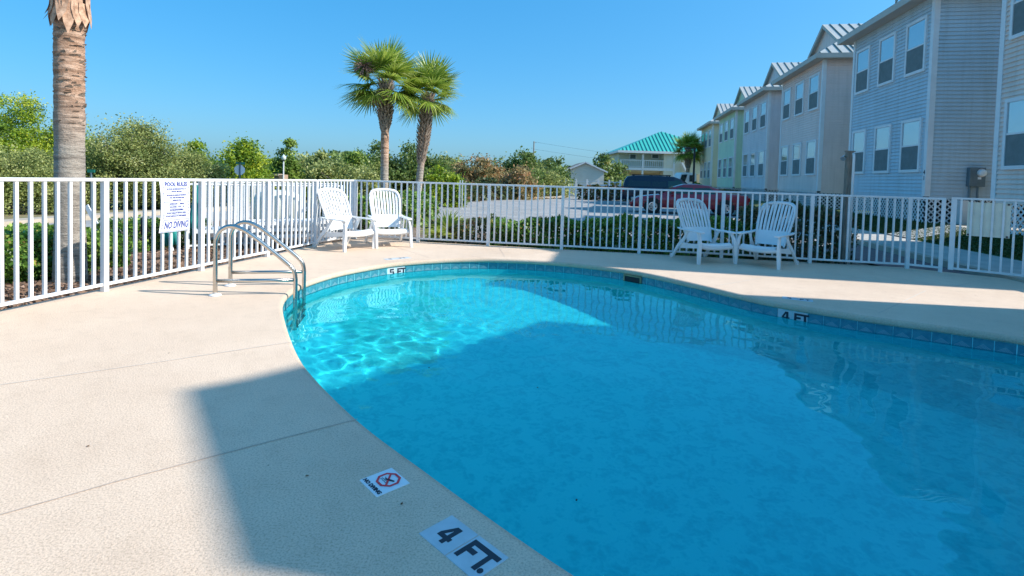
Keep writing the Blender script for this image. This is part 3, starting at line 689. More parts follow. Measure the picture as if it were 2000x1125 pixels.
# sidewalk and lawn strip rising to the houses
def swsheet(name, s0, s1, w0, w1, z0, z1, m, n_=30):
    mb = MB(); q = []
    for i in range(n_+1):
        s = s0+(s1-s0)*i/n_; q += [SW(s, w0, z0), SW(s, w1, z1)]
    mb.add(q, [(2*i, 2*i+2, 2*i+3, 2*i+1) for i in range(n_)]); o = mb.build(name, m)
    if o.data.polygons[0].normal.z < 0: o.data.flip_normals()
    o['kind'] = 'structure'; return o
swsheet('sidewalk', -22, 48, -2.82, -1.5, .04, .06, MT['concrete'])
swsheet('lawn', -22, 48, -1.5, .0, .055, .36, MT['lawn'])
swsheet('lawn_behind_houses', -30, 60, .0, 14, .36, .36, MT['lawn'])
mb = MB(); q = [SW(-1.2, -1.5, .085), SW(-2.5, -1.5, .085), SW(-2.2, 0, .385), (SW(-1.1, 0, .385)), SW(-2.2, 8, .37), SW(-1.1, 8, .37)]
mb.add(q, [(0, 1, 2, 3), (3, 2, 4, 5)]); o = mb.build('side_path', MT['concrete']); o['kind'] = 'structure'
# stall lines
for s in (-.8, 2.0, 4.9, 7.7, 10.6, 13.4, 16.2, 19, 21.8, 24.6):
    mb = MB(); a_, b_ = SW(s, -8.2, -.146), SW(s, -3.2, -.146); x = D1*.055
    mb.add([a_-x, a_+x, b_+x, b_-x], [(0, 1, 2, 3)]); o = mb.build('stall_line', MT['paint']); o['kind'] = 'structure'
# dry grass verge behind the lot
sheet('verge', [(-3.5, 31), (-1.2, 36.3), (1.2, 39), (3.8, 42.5), (7.2, 60), (-30, 60), (-30, 31)], -.19, mat('dry turf', (.34, .25, .12), .95, .25, 1.5, .6, 20, col2=(.16, .14, .06)))

# ================================================================ HOUSES
ZB, ZT, ZG = 1.18, 7.02, .36
lapF = {}
def lap(L, axis):
    mb = MB()
    c = [(0, 0), (-.038, 0), (-.008, .112), (0, .112)]
    if axis == 'y': vs = [(x, y, z) for y in (0, L) for x, z in c]
    else: vs = [(x, y, z) for x in (0, L) for y, z in c]
    mb.add(vs, [(0, 1, 2, 3), (4, 5, 6, 7), (0, 1, 5, 4), (1, 2, 6, 5), (2, 3, 7, 6)]); return mb
def house(s0, Wd, wall, label, near=False, wins=True, DX=9.5, wf=((.055, .27), (.395, .605), (.735, .945)), stain=False, back=0., rake=.22):
    h = empty('beach_house', SW(s0, back), label, 'house', 'row of pastel townhouses on lattice skirts', rz=-YAW)
    core = MB().box(.0, DX, .0, Wd, ZB-.02, ZT).build('wall', wall, h)
    nC = int((ZT-ZB)/.112)
    fy = lap(Wd-.2, 'y').mesh('siding_board', wall); fx = lap(DX-.1, 'x').mesh('siding_board', wall)
    if near:
        for i in range(nC):
            link('siding_board', fy, h, (0, .1, ZB+.112*i)); link('siding_board', fx, h, (.1, 0, ZB+.112*i))
    else:
        for nm, base, off in (('siding', lap(Wd-.2, 'y'), (0, .1)), ('siding', lap(DX-.1, 'x'), (.1, 0))):
            mb = MB()
            for i in range(nC): mb.add([v+Vector((off[0], off[1], ZB+.112*i)) for v in base.v], base.f)
            o = mb.build(nm, wall, h); o['kind'] = 'stuff'
    # corner boards
    for x0, x1, y0, y1 in ((-.048, .1, -.048, .1), (-.048, .1, Wd-.1, Wd+.048)):
        MB().box(x0, x1, y0, y1, ZB-.05, ZT-.01).build('corner_board', MT['trim'], h)
    MB().box(-.03, .0, .1, Wd-.1, ZB-.12, ZB-.003).box(.1, DX, -.03, 0, ZB-.12, ZB-.003).build('skirt_board', wall, h)
    # lattice skirt, strips crossing at 45 degrees
    mb = MB(); z0, z1 = ZG+.0, ZB-.12; hh = z1-z0; st_ = .16
    def lat(L, f):
        k_ = -int(hh/st_)-1
        while k_*st_ < L:
            for sgn in (0, 1):
                a_ = k_*st_; b_ = a_+hh; ta, tb_ = 0, 1
                if a_ < 0: ta = -a_/hh
                if b_ > L: tb_ = (L-a_)/hh
                if tb_ > ta:
                    p = (a_+ta*hh, ta*hh); q = (a_+tb_*hh, tb_*hh)
                    if sgn: p = (L-p[0], p[1]); q = (L-q[0], q[1])
                    mb.bar(f(p[0], z0+p[1], sgn*.008), f(q[0], z0+q[1], sgn*.008), .036, .006, 0, f.up)
            k_ += 1
    class FF:
        def __init__(s, fn, upv): s.fn = fn; s.up = upv
        def __call__(s, *a): return s.fn(*a)
    lat(Wd, FF(lambda a_, z, o_: Vector((-.015-o_, a_, z)), Vector((1, 0, 0)))); lat(4.0, FF(lambda a_, z, o_: Vector((a_, -.015-o_, z)), Vector((0, 1, 0))))
    o = mb.build('lattice', MT['trim'], h); o['kind'] = 'stuff'
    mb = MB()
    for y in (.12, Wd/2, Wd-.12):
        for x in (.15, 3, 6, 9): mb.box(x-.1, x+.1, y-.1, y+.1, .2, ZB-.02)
    mb.build('piers', MT['dark'], h)['kind'] = 'stuff'; MB().box(.9, .95, .05, Wd-.05, .3, ZB-.02).box(.95, DX, .7, .75, .3, ZB-.02).build('crawlspace_shade_sheet', MT['dark'], h)  # dark sheets added behind the lattice as the crawlspace shade
    # windows
    def window(y0, y1, z0, z1, x0=0):
        e = MB(); tw_ = .085
        e.box(-.075, 0, y0, y0+tw_, z0, z1).box(-.075, 0, y1-tw_, y1, z0, z1).box(-.077, 0, y0+tw_, y1-tw_, z1-tw_, z1).box(-.083, 0, y0+tw_, y1-tw_, z0, z0+tw_)
        f = e.build('window', MT['trim'], h); zm = (z0+z1)/2
        MB().box(-.064, -.040, y0+tw_, y1-tw_, zm-.022, zm+.022).build('meeting_rail', MT['trim'], f)
        q = [(-.050, y0+tw_, zm+.022), (-.050, y1-tw_, zm+.022), (-.050, y1-tw_, z1-tw_), (-.050, y0+tw_, z1-tw_)]
        MB().add(q, [(0, 1, 2, 3)]).build('pane', MT['glass'], f)
        q = [(-.056, y0+tw_, z0+tw_), (-.056, y1-tw_, z0+tw_), (-.056, y1-tw_, zm-.022), (-.056, y0+tw_, zm-.022)]
        MB().add(q, [(0, 1, 2, 3)]).build('screen', MT['screen'], f)
        mb = MB(); nb = 22 if near else 10; zz0, zz1 = zm, z1-tw_
        for i in range(nb):
            za_ = zz0+(zz1-zz0)*i/nb; zb_ = zz0+(zz1-zz0)*(i+.96)/nb
            mb.add([(-.040, y0+tw_, za_), (-.040, y1-tw_, za_), (-.0455, y1-tw_, zb_), (-.0455, y0+tw_, zb_)], [(0, 1, 2, 3)])
        o = mb.build('blinds', MT['blinds'], f)
        return f
    if wins:
        for a_, b_ in wf:
            window(a_*Wd, b_*Wd, 4.83, 6.47); window(a_*Wd, b_*Wd, 1.84, 3.47)
    # roof: hipped front skirt, gablet above, ridge running back
    ov = .45; ye0, ye1 = -ov, Wd+ov; ym = Wd/2; pit = (9.27-7.12)/(Wd/2+ov); hw = 1.5; ze = 7.12; zr = 9.27
    def rz(y): return ze+pit*min(y-ye0, ye1-y)
    r = MB(); xg = -ov+hw; zg = ze+pit*hw; ya, yb = ye0+hw, ye1-hw; XB = DX+ov
    A = (-ov, ye0, ze); B = (-ov, ye1, ze); a_ = (xg, ya, zg); b_ = (xg, yb, zg); Rf = (xg-rake, ym, zr); Rb = (XB, ym, zr); Ab = (XB, ye0, ze); Bb = (XB, ye1, ze)
    # right slope (towards the camera), left slope, front skirt
    ar = (xg-rake, ya-.0, zg+.0); br_ = (xg-rake, yb, zg)
    r.add([A, Ab, Rb, (xg, ym, zr), a_], [(0, 1, 2, 3, 4)]); r.add([B, b_, (xg, ym, zr), Rb, Bb], [(0, 1, 2, 3, 4)]); r.add([A, a_, b_, B], [(0, 1, 2, 3)])
    # rake overhang of the gablet
    r.add([(xg, ya, zg), (xg, ym, zr), Rf, (xg-rake, ya+.0, zg)], [(0, 1, 2, 3)]); r.add([(xg, yb, zg), (xg, ym, zr), Rf, (xg-rake, yb, zg)], [(0, 1, 2, 3)])
    roof = r.build('roof', MT['galv'], h)
    g2 = MB(); g2.add([(xg+.002, ya, zg), (xg+.002, yb, zg), (xg+.002, ym, zr-.03)], [(0, 1, 2)]); g2.build('gable_wall', wall, h)
    g3 = MB(); g3.bar((xg-.20, ya-.05, zg-.06), (xg-.20, ym, zr-.09), .04, .16, 0, Vector((1, 0, 0))); g3.bar((xg-.20, yb+.05, zg-.06), (xg-.20, ym, zr-.09), .04, .16, 0, Vector((1, 0, 0)))
    g3m = MB()
    for yy0, yy1 in ((ya-.05, ym), (yb+.05, ym)):
        g3m.add([(xg-rake-.005, yy0, zg-.16), (xg-rake-.005, yy0, zg+.0), (xg-rake-.005, yy1, zr+.0), (xg-rake-.005, yy1, zr-.18), (xg-.18, yy0, zg-.16), (xg-.18, yy0, zg), (xg-.18, yy1, zr), (xg-.18, yy1, zr-.18)], [(0, 1, 2, 3), (4, 5, 6, 7), (0, 3, 7, 4), (0, 1, 5, 4), (1, 2, 6, 5)])
    g3m.build('rake_board', MT['fascia'], roof)
    # fascia and soffit
    zf0 = ze-.20
    MB().box(-ov-.025, -ov, ye0, ye1, zf0, ze+.01).box(-ov-.025, XB, ye0-.025, ye0, zf0, ze+.01).box(-ov-.025, XB, ye1, ye1+.025, zf0, ze+.01).build('fascia', MT['fascia'], roof)
    MB().box(-ov, 0, ye0, ye1, zf0+.01, zf0+.03).box(0, XB, ye0, 0, zf0+.01, zf0+.03).box(0, XB, Wd, ye1, zf0+.01, zf0+.03).build('soffit', MT['soffit'], roof)
    # drip edge and standing seams
    stp = .42 if near else .42
    x = xg+.1; sm = None
    th = math.atan(pit); Lh = math.hypot(Wd/2+ov, zr-ze)
    sm = MB()  .box(-.013, .013, 0, Lh-.02, 0, .045).mesh('standing_seam', mat('shadow-dark roof seam', (.16, .20, .18), .5, .05, 3) if 'seam' not in MT else MT['seam'])  # seam colour darkened to carry the shadow along its edges
    if 'seam' not in MT: MT['seam'] = sm.materials[0]
    while x < 5.5:
        link('standing_seam', sm, roof, (x, ye0, ze), (th, 0, 0)); x += stp
    x = -ov+.12
    while x < xg+.09:
        Ls = (x+ov)/hw*math.hypot(hw, pit*hw)
        MB()  .box(-.013, .013, 0, Ls-.02, 0, .045).build('standing_seam', MT['seam'], roof, loc=(x, ye0, ze), rot=(th, 0, 0)); x += stp
    return h
H = 1.32
hs_ = [
 (0, 5.2, siding('steel blue siding', (.57, .67, .73)), 'slate blue house with the number 41 and an electric meter, facing the right chairs', True),
 (8.3, 5.75, siding('dusty pink siding', (.90, .73, .66)), 'dusty pink house between the slate blue and the periwinkle houses', True),
 (16.7, 6.0, siding('periwinkle siding', (.80, .74, .74)), 'periwinkle house between the pink and the mint green houses', False),
 (25.45, 6.3, siding('mint green siding', (.64, .80, .58)), 'mint green house, second farthest of the row', False),
 (35.1, 6.3, siding('pale yellow siding', (.90, .78, .54)), 'pale yellow house at the far end of the row', False)]
HO = [house(a, b, c, d, e_) for a, b, c, d, e_ in hs_]
tan = siding('greige siding', (.86, .71, .62))
HO.append(house(-8.05, 5.2, tan, 'greige house cut off by the right edge of the picture', True, wf=((.055, .27), (.395, .605), (.735, .945))))
HO.append(house(-16.15, 4.6, siding('sand siding', (.5, .46, .38)), 'sand coloured house beyond the right edge, whose gable shades the near deck', False, wins=False, back=.42, rake=.62))
MB().add([(x_, y_, z_) for x_ in (.45, 9) for y_, z_ in ((4.7, ZG), (2.35, 9.22), (6.05, 7.25), (6.0, ZG))], [(0, 1, 2, 3), (4, 5, 6, 7), (0, 1, 5, 4), (1, 2, 6, 5), (2, 3, 7, 6)]).box(-.95, 9, -3.5, .7, ZG, 7.1).build('shadow_blocks', MT['sign_white'], HO[-1])  # unseen prism and box added to shape this house's cast shadow
# house number, meter
h41 = HO[0]
text('4', .17, MT['black'], h41, Matrix.Translation((-.050, .025, 1.83)) @ Matrix.Rotation(-math.pi/2, 4, 'Z') @ Rx, 'house_number', .006)
text('1', .17, MT['black'], h41, Matrix.Translation((-.050, .025, 1.66)) @ Matrix.Rotation(-math.pi/2, 4, 'Z') @ Rx, 'house_number', .006)
def on_right(px, py, h=0):   # pixel -> (x,z) on the right-hand wall of house 41
    d = ray(px, py); k = (P0-Vector((0, 0, 1.32))).dot(D1)/d.dot(D1); p = d*k+Vector((0, 0, 1.32)); return (p-P0).dot(D2), p.z
xa, zt_ = on_right(1887, 327); xb, zb_ = on_right(1916, 365)
mt = empty('electric_meter', SW(0, xa, zb_), 'grey electric meter box with a glass dial on the slate blue wall', 'electric meter', rz=-YAW)
w_ = xb-xa; hh_ = zt_-zb_
MB().box(0, w_, -.18, -.02, 0, hh_).build('cabinet', MT['meter'], mt, bevel=.008)
MB().tube([(w_*.70, -.18, hh_*.72), (w_*.70, -.27, hh_*.72), (w_*.70, -.29, hh_*.72)], [.10, .095, .06], 20).build('dial', MT['sign_back'], mt, smooth=True)
MB().tube([(w_*.70, -.18, hh_*.72), (w_*.70, -.20, hh_*.72)], [.12, .12], 20).build('dial_ring', MT['chrome'], mt)
MB().box(w_*.5, w_*.72, -.183, -.181, hh_*.38, hh_*.5, mx=None).build('paper_tag', MT['sign_white'], mt)
MB().tube([(w_*.15, -.1, 0), (w_*.15, -.1, -1.0)], .035, 8).tube([(w_*.65, -.1, 0), (w_*.65, -.1, -.7)], .03, 8).build('conduit', MT['meter'], mt)
MB().box(w_+.35, w_+.5, -.12, -.02, -.0, .22).build('junction_box', MT['meter'], mt)
MB().box(xa-.22, xa-.02, -.25, -.05, ZG, ZB-.13).build('utility_post', MT['trim'], h41)

# ================================================================ VEGETATION
def leaves(cen, size, aspect=1.6, flat=0., shade=None, seed=0):
    r = np.random.default_rng(seed); n_ = len(cen)
    a = r.normal(size=(n_, 3)); a[:, 2] *= (1-flat*.7); a /= np.linalg.norm(a, axis=1)[:, None]
    b = r.normal(size=(n_, 3)); b -= (b*a).sum(1)[:, None]*a; b /= np.linalg.norm(b, axis=1)[:, None]
    s = (size*r.uniform(.6, 1.3, n_))[:, None]; a = a*s*aspect/2; b = b*s/2
    V = np.stack([cen-a, cen+b, cen+a, cen-b], 1).reshape(-1, 3)
    Fc = np.arange(4*n_).reshape(-1, 4)
    if shade is None: shade = r.beta(2, 2, n_)
    return V, Fc, np.repeat(shade, 4)
def leafmesh(name, V, Fc, sh, m):
    me = D.meshes.new(name); me.vertices.add(len(V)); me.vertices.foreach_set('co', V.astype(np.float32).ravel())
    me.loops.add(Fc.size); me.loops.foreach_set('vertex_index', Fc.astype(np.int32).ravel())
    me.polygons.add(len(Fc)); me.polygons.foreach_set('loop_start', (np.arange(len(Fc))*4).astype(np.int32))
    me.update(calc_edges=True); me.validate(); me.materials.append(m)
    a = me.attributes.new('shade', 'FLOAT', 'POINT'); a.data.foreach_set('value', np.clip(sh, 0, 1).astype(np.float32)); return me
def crown_points(R, nsub, nleaf, seed, spread=.2, low=-.35, spire=0):
    r = np.random.default_rng(seed); rx, ry, rz_ = R
    d = r.normal(size=(nsub, 3)); d /= np.linalg.norm(d, axis=1)[:, None]; d[:, 2] = np.where(d[:, 2] < low, -d[:, 2]*.5, d[:, 2])
    rad = r.uniform(.5, 1.0, nsub)**.4*(1+.18*np.sin(d[:, 0]*5+seed)+.14*np.sin(d[:, 1]*6+d[:, 2]*4+seed*2))
    cs = d*np.minimum(rad, 1.12)[:, None]*np.array(R)*.90
    if spire:
        up_ = cs[:, 2] > 0; f = 1-.75*np.clip(cs[:, 2]/rz_, 0, 1.0); cs[:, 0] *= np.where(up_, f, 1); cs[:, 1] *= np.where(up_, f, 1); cs[:, 2] *= np.where(up_, 1.25, 1)
    tone = r.normal(0, .16, nsub)
    idx = r.integers(0, nsub, nleaf); sc = spread*min(R)*r.uniform(.5, 1.3, nsub)
    pts = cs[idx]+r.normal(size=(nleaf, 3))*sc[idx][:, None]*np.array([1, 1, .7])*.85
    sh = .45+tone[idx]+r.normal(0, .16, nleaf)
    return pts, sh, cs
def tree(name, loc, R, trunk_h, m, label, cat='tree', nleaf=5000, size=.11, seed=1, spire=0, twigs=0, group=None, nsub=None, spread=.2, tm='bark', trunk_r=None):
    e = empty(name, loc, label, cat, group); nsub = nsub or 90
    pts, sh, cs = crown_points(R, nsub, nleaf, seed, spread, spire=spire); cz = trunk_h
    pts = pts+np.array([0, 0, cz])
    keep = pts[:, 2] > .02; pts, sh = pts[keep], sh[keep]
    V, Fc, s4 = leaves(pts, size, 1.7, .1, sh, seed); link('crown', leafmesh('crown', V, Fc, s4, LF[m]), e)
    mb = MB(); r = random.Random(seed); tr_ = trunk_r or max(.05, R[0]*.06)
    top = Vector((0, 0, cz))
    mb.tube([(0, 0, -.1), (r.uniform(-.1, .1), r.uniform(-.1, .1), cz*.5), top], [tr_*1.3, tr_, tr_*.8], 7)
    for i in range(10 if not twigs else 16):
        c_ = Vector(cs[r.randrange(len(cs))])+top; st = Vector((0, 0, cz*r.uniform(.3, 1)))
        mid = st.lerp(c_, .5)+Vector((r.uniform(-.2, .2), r.uniform(-.2, .2), .1*R[2]))
        mb.tube([st, mid, c_], [tr_*.5, tr_*.3, tr_*.12], 5)
    mb.build('trunk', MT[tm], e, smooth=True)
    if twigs:
        tb_ = MB()
        for i in range(twigs):
            c_ = Vector(cs[r.randrange(len(cs))])*r.uniform(.8, 1.02)+top; dv = Vector((c_.x, c_.y, (c_.z-cz)+.3)).normalized()
            p = c_-dv*r.uniform(.4, .9)*R[0]*.35; q = [p]
            for k_ in range(4): p = p+(dv+Vector((r.uniform(-.5, .5), r.uniform(-.5, .5), r.uniform(-.3, .4)))).normalized()*R[0]*.09; q.append(p)
            tb_.tube(q, [.018, .014, .010, .007, .004], 3, cap=False)
        tb_.build('twigs', MT['twig'], e)['kind'] = 'stuff'
    return e
def tree_at(px0, px1, pytop, Y, m, label, seed, zbase=-.2, vert=.62, name='shrub_oak', cat='tree', dens=1., **kw):
    a = AT(px0, pytop, Y); b = AT(px1, pytop, Y); c = AT((px0+px1)/2, pytop, Y); rx = (b.x-a.x)/2*1.1; hgt = c.z-zbase
    rz_ = hgt*vert/ (1.12 if not kw.get('spire') else 1.35); th = hgt*(1-vert)+rz_*.0+hgt*(vert)-rz_*1.08*(1.25 if kw.get('spire') else 1)
    th = max(.3, th)
    size = max(.03, Y*(.0021 if Y < 24 else .0027))
    nl = int(min(52000, dens*9*rx*rz_*2*1.5/(size*size)))
    return tree(name, (c.x, Y, zbase), (rx, rx*.85, rz_), th, m, label, cat, nleaf=max(2500, nl), size=size*1.15, seed=seed, nsub=int(70+rx*rz_*14), **kw)
G1 = 'trees and scrub beyond the road'
tree_at(-60, 95, 176, 19, 'lime', 'tall bright yellow-green tree at the left edge of the picture, behind the near palm', 11, group=G1, vert=.75, twigs=25, dens=1.0)
tree_at(60, 190, 235, 20, 'lime', 'yellow-green tree half hidden behind the near palm trunk', 12, group=G1, vert=.75)
tree_at(-80, 120, 262, 16.5, 'olive', 'low olive scrub tree at the left edge behind the fence', 13, group=G1, vert=.8, twigs=30)
tree_at(165, 345, 238, 20, 'olive', 'broad grey-green scrub oak just right of the near palm', 14, group=G1, vert=.82, twigs=220, dens=.75)
tree_at(255, 425, 262, 21, 'olive', 'grey scrub oak with bare twigs behind the pool rules sign', 15, group=G1, vert=.84, twigs=180, dens=.7)
tree_at(345, 425, 264, 27, 'lime', 'small yellow-green pine behind the twiggy scrub oak', 16, group=G1, spire=1, vert=.85)
tree_at(415, 535, 262, 26, 'lime', 'bright yellow-green pine directly behind the octagonal sign', 17, group=G1, spire=1, vert=.88, twigs=15)
tree_at(525, 600, 263, 30, 'mid', 'upright green pine behind the white globe lamp', 18, group=G1, spire=1, vert=.88)
tree_at(585, 665, 284, 33, 'olive', 'olive tree to the right of the globe lamp', 19, group=G1, spire=1, vert=.9)
tree_at(640, 745, 282, 34, 'mid', 'mid green tree to the left of the twin palms', 20, group=G1, vert=.86, spire=1)
tree_at(705, 790, 277, 36, 'deep', 'dark round oak behind the left twin palm trunk', 21, group=G1, vert=.86)
tree_at(765, 868, 276, 37, 'deep', 'dark round oak behind the right twin palm trunk', 22, group=G1, vert=.86)
tree_at(835, 905, 318, 26, 'lime', 'golden-green round bush to the right of the twin palms', 23, group=G1, vert=.9, dens=1.3, name='round_bush', cat='bush')
tree_at(885, 985, 296, 40, 'rust', 'olive and rust coloured oak right of the golden bush', 24, group=G1, vert=.86, twigs=30)
tree_at(955, 1065, 296, 43, 'deep', 'dark oak behind the bare pinkish scrub', 25, group=G1, vert=.86)
tree_at(965, 1055, 318, 38, 'rust', 'bare pinkish scrub tree with pale branches', 26, group=G1, vert=.86, twigs=160, dens=.5)
tree_at(1040, 1122, 308, 52, 'deep', 'dark far trees just left of the grey gabled shed', 27, group=G1, vert=.9)
tree_at(1150, 1226, 298, 66, 'deep', 'dark round oak between the grey shed and the teal-roofed building', 28, group=G1, vert=.92)
# more mass behind, row of scrub filling the gaps
for i, (a_, b_, t_, Y_, m_) in enumerate(((420, 560, 300, 36, 'mid'), (560, 700, 300, 40, 'olive'), (600, 740, 306, 31, 'olive'), (150, 300, 285, 26, 'mid'), (300, 450, 290, 30, 'mid'), (820, 930, 305, 48, 'olive'), (1000, 1110, 318, 46, 'olive'), (-120, 20, 250, 22, 'mid'))):
    tree_at(a_, b_, t_, Y_, m_, ['rounded scrub behind the octagonal sign, filling the tree line', 'rounded olive scrub behind the globe lamp, filling the tree line', 'low olive scrub to the left of the twin palms', 'mid green scrub behind the grey-green oak', 'mid green scrub behind the twiggy oaks', 'olive scrub behind the golden round bush', 'olive scrub left of the shed in front of darker trees', 'mid green tree beyond the left edge'][i], 40+i, group=G1, vert=.92, name='scrub_tree')
# far woodland mass
pts = []; r_ = np.random.default_rng(5)
nW = 26000; xx = r_.uniform(-70, 60, nW); yy = 62+r_.uniform(0, 14, nW)+.0*xx; hgt = 2.6+.9*np.sin(xx*.21)+.6*np.sin(xx*.57+1); zz = hgt*r_.uniform(0, 1, nW)**.6
keep = (xx < 7) | (yy > 999); V, Fc, s4 = leaves(np.c_[xx, yy, zz][keep], .42, 1.5, .1, r_.normal(.45, .2, keep.sum()), 5)
o = link('woodland', leafmesh('woodland', V, Fc, s4, LF['deep'])); tag(o, 'low dark woodland far behind the road filling the horizon', 'woodland', kind='stuff')

# hedges
def hedge(name, path, w, hfun, m, label, dens=900, size=.05, seed=3, z0=-.1):
    r = np.random.default_rng(seed); v = np.array(path, float); seg = np.hypot(*np.diff(v, axis=0).T); L_ = seg.sum(); n_ = int(L_*w*dens)
    t_ = r.uniform(0, L_, n_); cum = np.r_[0, np.cumsum(seg)]; xx = np.interp(t_, cum, v[:, 0]); yy = np.interp(t_, cum, v[:, 1])
    dx = np.interp(t_, (cum[1:]+cum[:-1])/2, np.diff(v[:, 0])/seg); dy = np.interp(t_, (cum[1:]+cum[:-1])/2, np.diff(v[:, 1])/seg)
    hgt = np.array([hfun(a/L_) for a in t_]); hgt = hgt*(1+.07*np.sin(t_*4.1+seed)+.05*np.sin(t_*9.7))
    # shell: biased to top and sides
    u = r.uniform(-1, 1, n_); vz = r.uniform(0, 1, n_); mode = r.uniform(size=n_)
    u = np.where(mode < .5, np.sign(u)*(.78+.22*np.abs(u)), u); vz = np.where(mode > .62, .82+.2*vz, vz)
    rim = 1-.25*np.clip((vz-.7)/.3, 0, 1)**2
    lump = 1+.12*np.sin(t_*5.3+vz*6)
    xx = xx-dy*u*w/2*rim*lump; yy = yy+dx*u*w/2*rim*lump
    zz = z0+hgt*vz+r.normal(0, .02, n_)
    sh = .5+.2*np.sin(t_*3+vz*5+seed)*.6+r.normal(0, .2, n_); tip = r.uniform(size=n_) < .04; sh = np.where(tip, .97, np.clip(sh, 0, .92))
    e = empty(name, (0, 0, 0), label, 'hedge')
    V, Fc, s4 = leaves(np.c_[xx, yy, zz], size, 1.5, 0, sh, seed); link('foliage', leafmesh('foliage', V, Fc, s4, LF[m]), e)
    mb = MB(); rr_ = random.Random(seed); k_ = int(L_*4)
    for i in range(k_):
        a_ = (i+.5)/k_*L_; x = float(np.interp(a_, cum, v[:, 0]))+rr_.uniform(-.1, .1); y = float(np.interp(a_, cum, v[:, 1]))+rr_.uniform(-.1, .1); hh2 = hfun(a_/L_)
        for j in range(4): mb.tube([(x, y, z0-.05), (x+rr_.uniform(-.15, .15), y+rr_.uniform(-.15, .15), z0+hh2*.5), (x+rr_.uniform(-.3, .3)*w, y+rr_.uniform(-.35, .35)*w, z0+hh2*.85)], [.012, .008, .003], 4, cap=False)
    mb.build('stems', MT['bark'], e)
    # opaque dark heart so light does not leak straight through
    return e
hedge('clipped_hedge', [(-.4, 11.3), (1.0, 11.05), (2.4, 10.8), (3.8, 10.5), (4.7, 10.35)], 1.0, lambda a: .50+.26*a, 'hedge', 'clipped green hedge just behind the far fence, sunny at its left end', 3600, .05, 3)
hedge('clipped_hedge', [(4.5, 10.4), (5.4, 10.15), (6.3, 9.95)], 1.05, lambda a: 1.0, 'hedge_brown', 'taller dark hedge behind the two shaded chairs', 3600, .05, 4)
hedge('low_hedge', [(-1.7, 11.7), (-.4, 11.4)], .9, lambda a: .42+.14*a, 'hedge_brown', 'thin low hedge behind the far fence beside the palmetto', 2300, .045, 8)
hedge('boundary_hedge', [(-7.3, 3.2), (-6.7, 5.2), (-6.25, 6.6), (-5.95, 7.6)], 1.25, lambda a: .50+.06*math.sin(a*9), 'hedge', 'leafy green hedge behind the left fence around the near palm', 7500, .040, 5)
hedge('boundary_hedge', [(-6.6, 8.7), (-6.1, 10.2)], .9, lambda a: .48, 'hedge', 'short green hedge behind the pool rules sign', 4200, .038, 6)
hedge('tall_ground_cover', [(-4.2, 12.6), (-3.3, 15.0), (-3.6, 18.5)], 1.9, lambda a: .74+.08*math.sin(a*11), 'hedge', 'sunny leafy ground cover between the far fence and the drive', 1500, .075, 7)
hedge('distant_hedge', [(5.0, 40.5), (9.5, 39)], 1.2, lambda a: 1.0, 'hedge_brown', 'dark clipped hedge beyond the parking lot, left of the bicycles', 500, .14, 9)
hedge('verge_shrubs', [(-3.8, 30), (-2.0, 34.5), (.3, 37.9)], 1.6, lambda a: 1.0+.3*math.sin(a*13), 'hedge_brown', 'dark scrubby shrubs along the far side of the drive', 260, .16, 10)
hedge('foundation_shrubs', [tuple(SW(26, -1.0)[:2]), tuple(SW(20, -1.0)[:2])], .9, lambda a: .75, 'hedge_brown', 'low dark shrubs at the foot of the mint green house', 700, .11, 12, .1)

# fan palms
def frond_mesh(seed, m, n_=30, Rr=.95, pet=.75, droop=.5):
    r = random.Random(seed); V = []; Fc = []; Sh = []
    V += [(-.012, 0, 0), (.012, 0, 0), (.010, pet, .0), (-.010, pet, .0)]; Fc.append((0, 1, 2, 3)); Sh += [.8]*4
    for i in range(n_):
        a = math.radians(-118+236*i/(n_-1)+r.uniform(-2, 2)); L_ = Rr*(1-.25*abs(math.sin(a/2))**2)*r.uniform(.85, 1.05)
        dx, dy = math.sin(a), math.cos(a); px_, py_ = dy, -dx; b = len(V); sh = min(1, max(0, r.gauss(.55, .18)))
        for j, t_ in enumerate((.02, .35, .7, 1.0)):
            wv_ = (.026, .030, .019, .002)[j]*Rr; fold = .10*Rr*abs(math.sin(a))*t_; z = -droop*Rr*(t_**2.4)*(.6+.6*r.random())*.8+fold*.5
            cx, cy2 = dx*L_*t_, pet+dy*L_*t_
            for s in (-1, 1): V.append((cx+px_*wv_*s, cy2+py_*wv_*s, z)); Sh.append(min(1, sh+(.25 if j > 2 else 0)))
        for j in range(3): Fc.append((b+2*j, b+2*j+1, b+2*j+3, b+2*j+2))
    V = np.array(V, float); me = leafmesh('frond', V, np.array(Fc), np.array(Sh), LF[m]); return me
FR = [frond_mesh(i, 'palm', droop=.14+.08*i) for i in range(4)]; FD = frond_mesh(9, 'palm_dead', 22, .6, .35, 1.0)
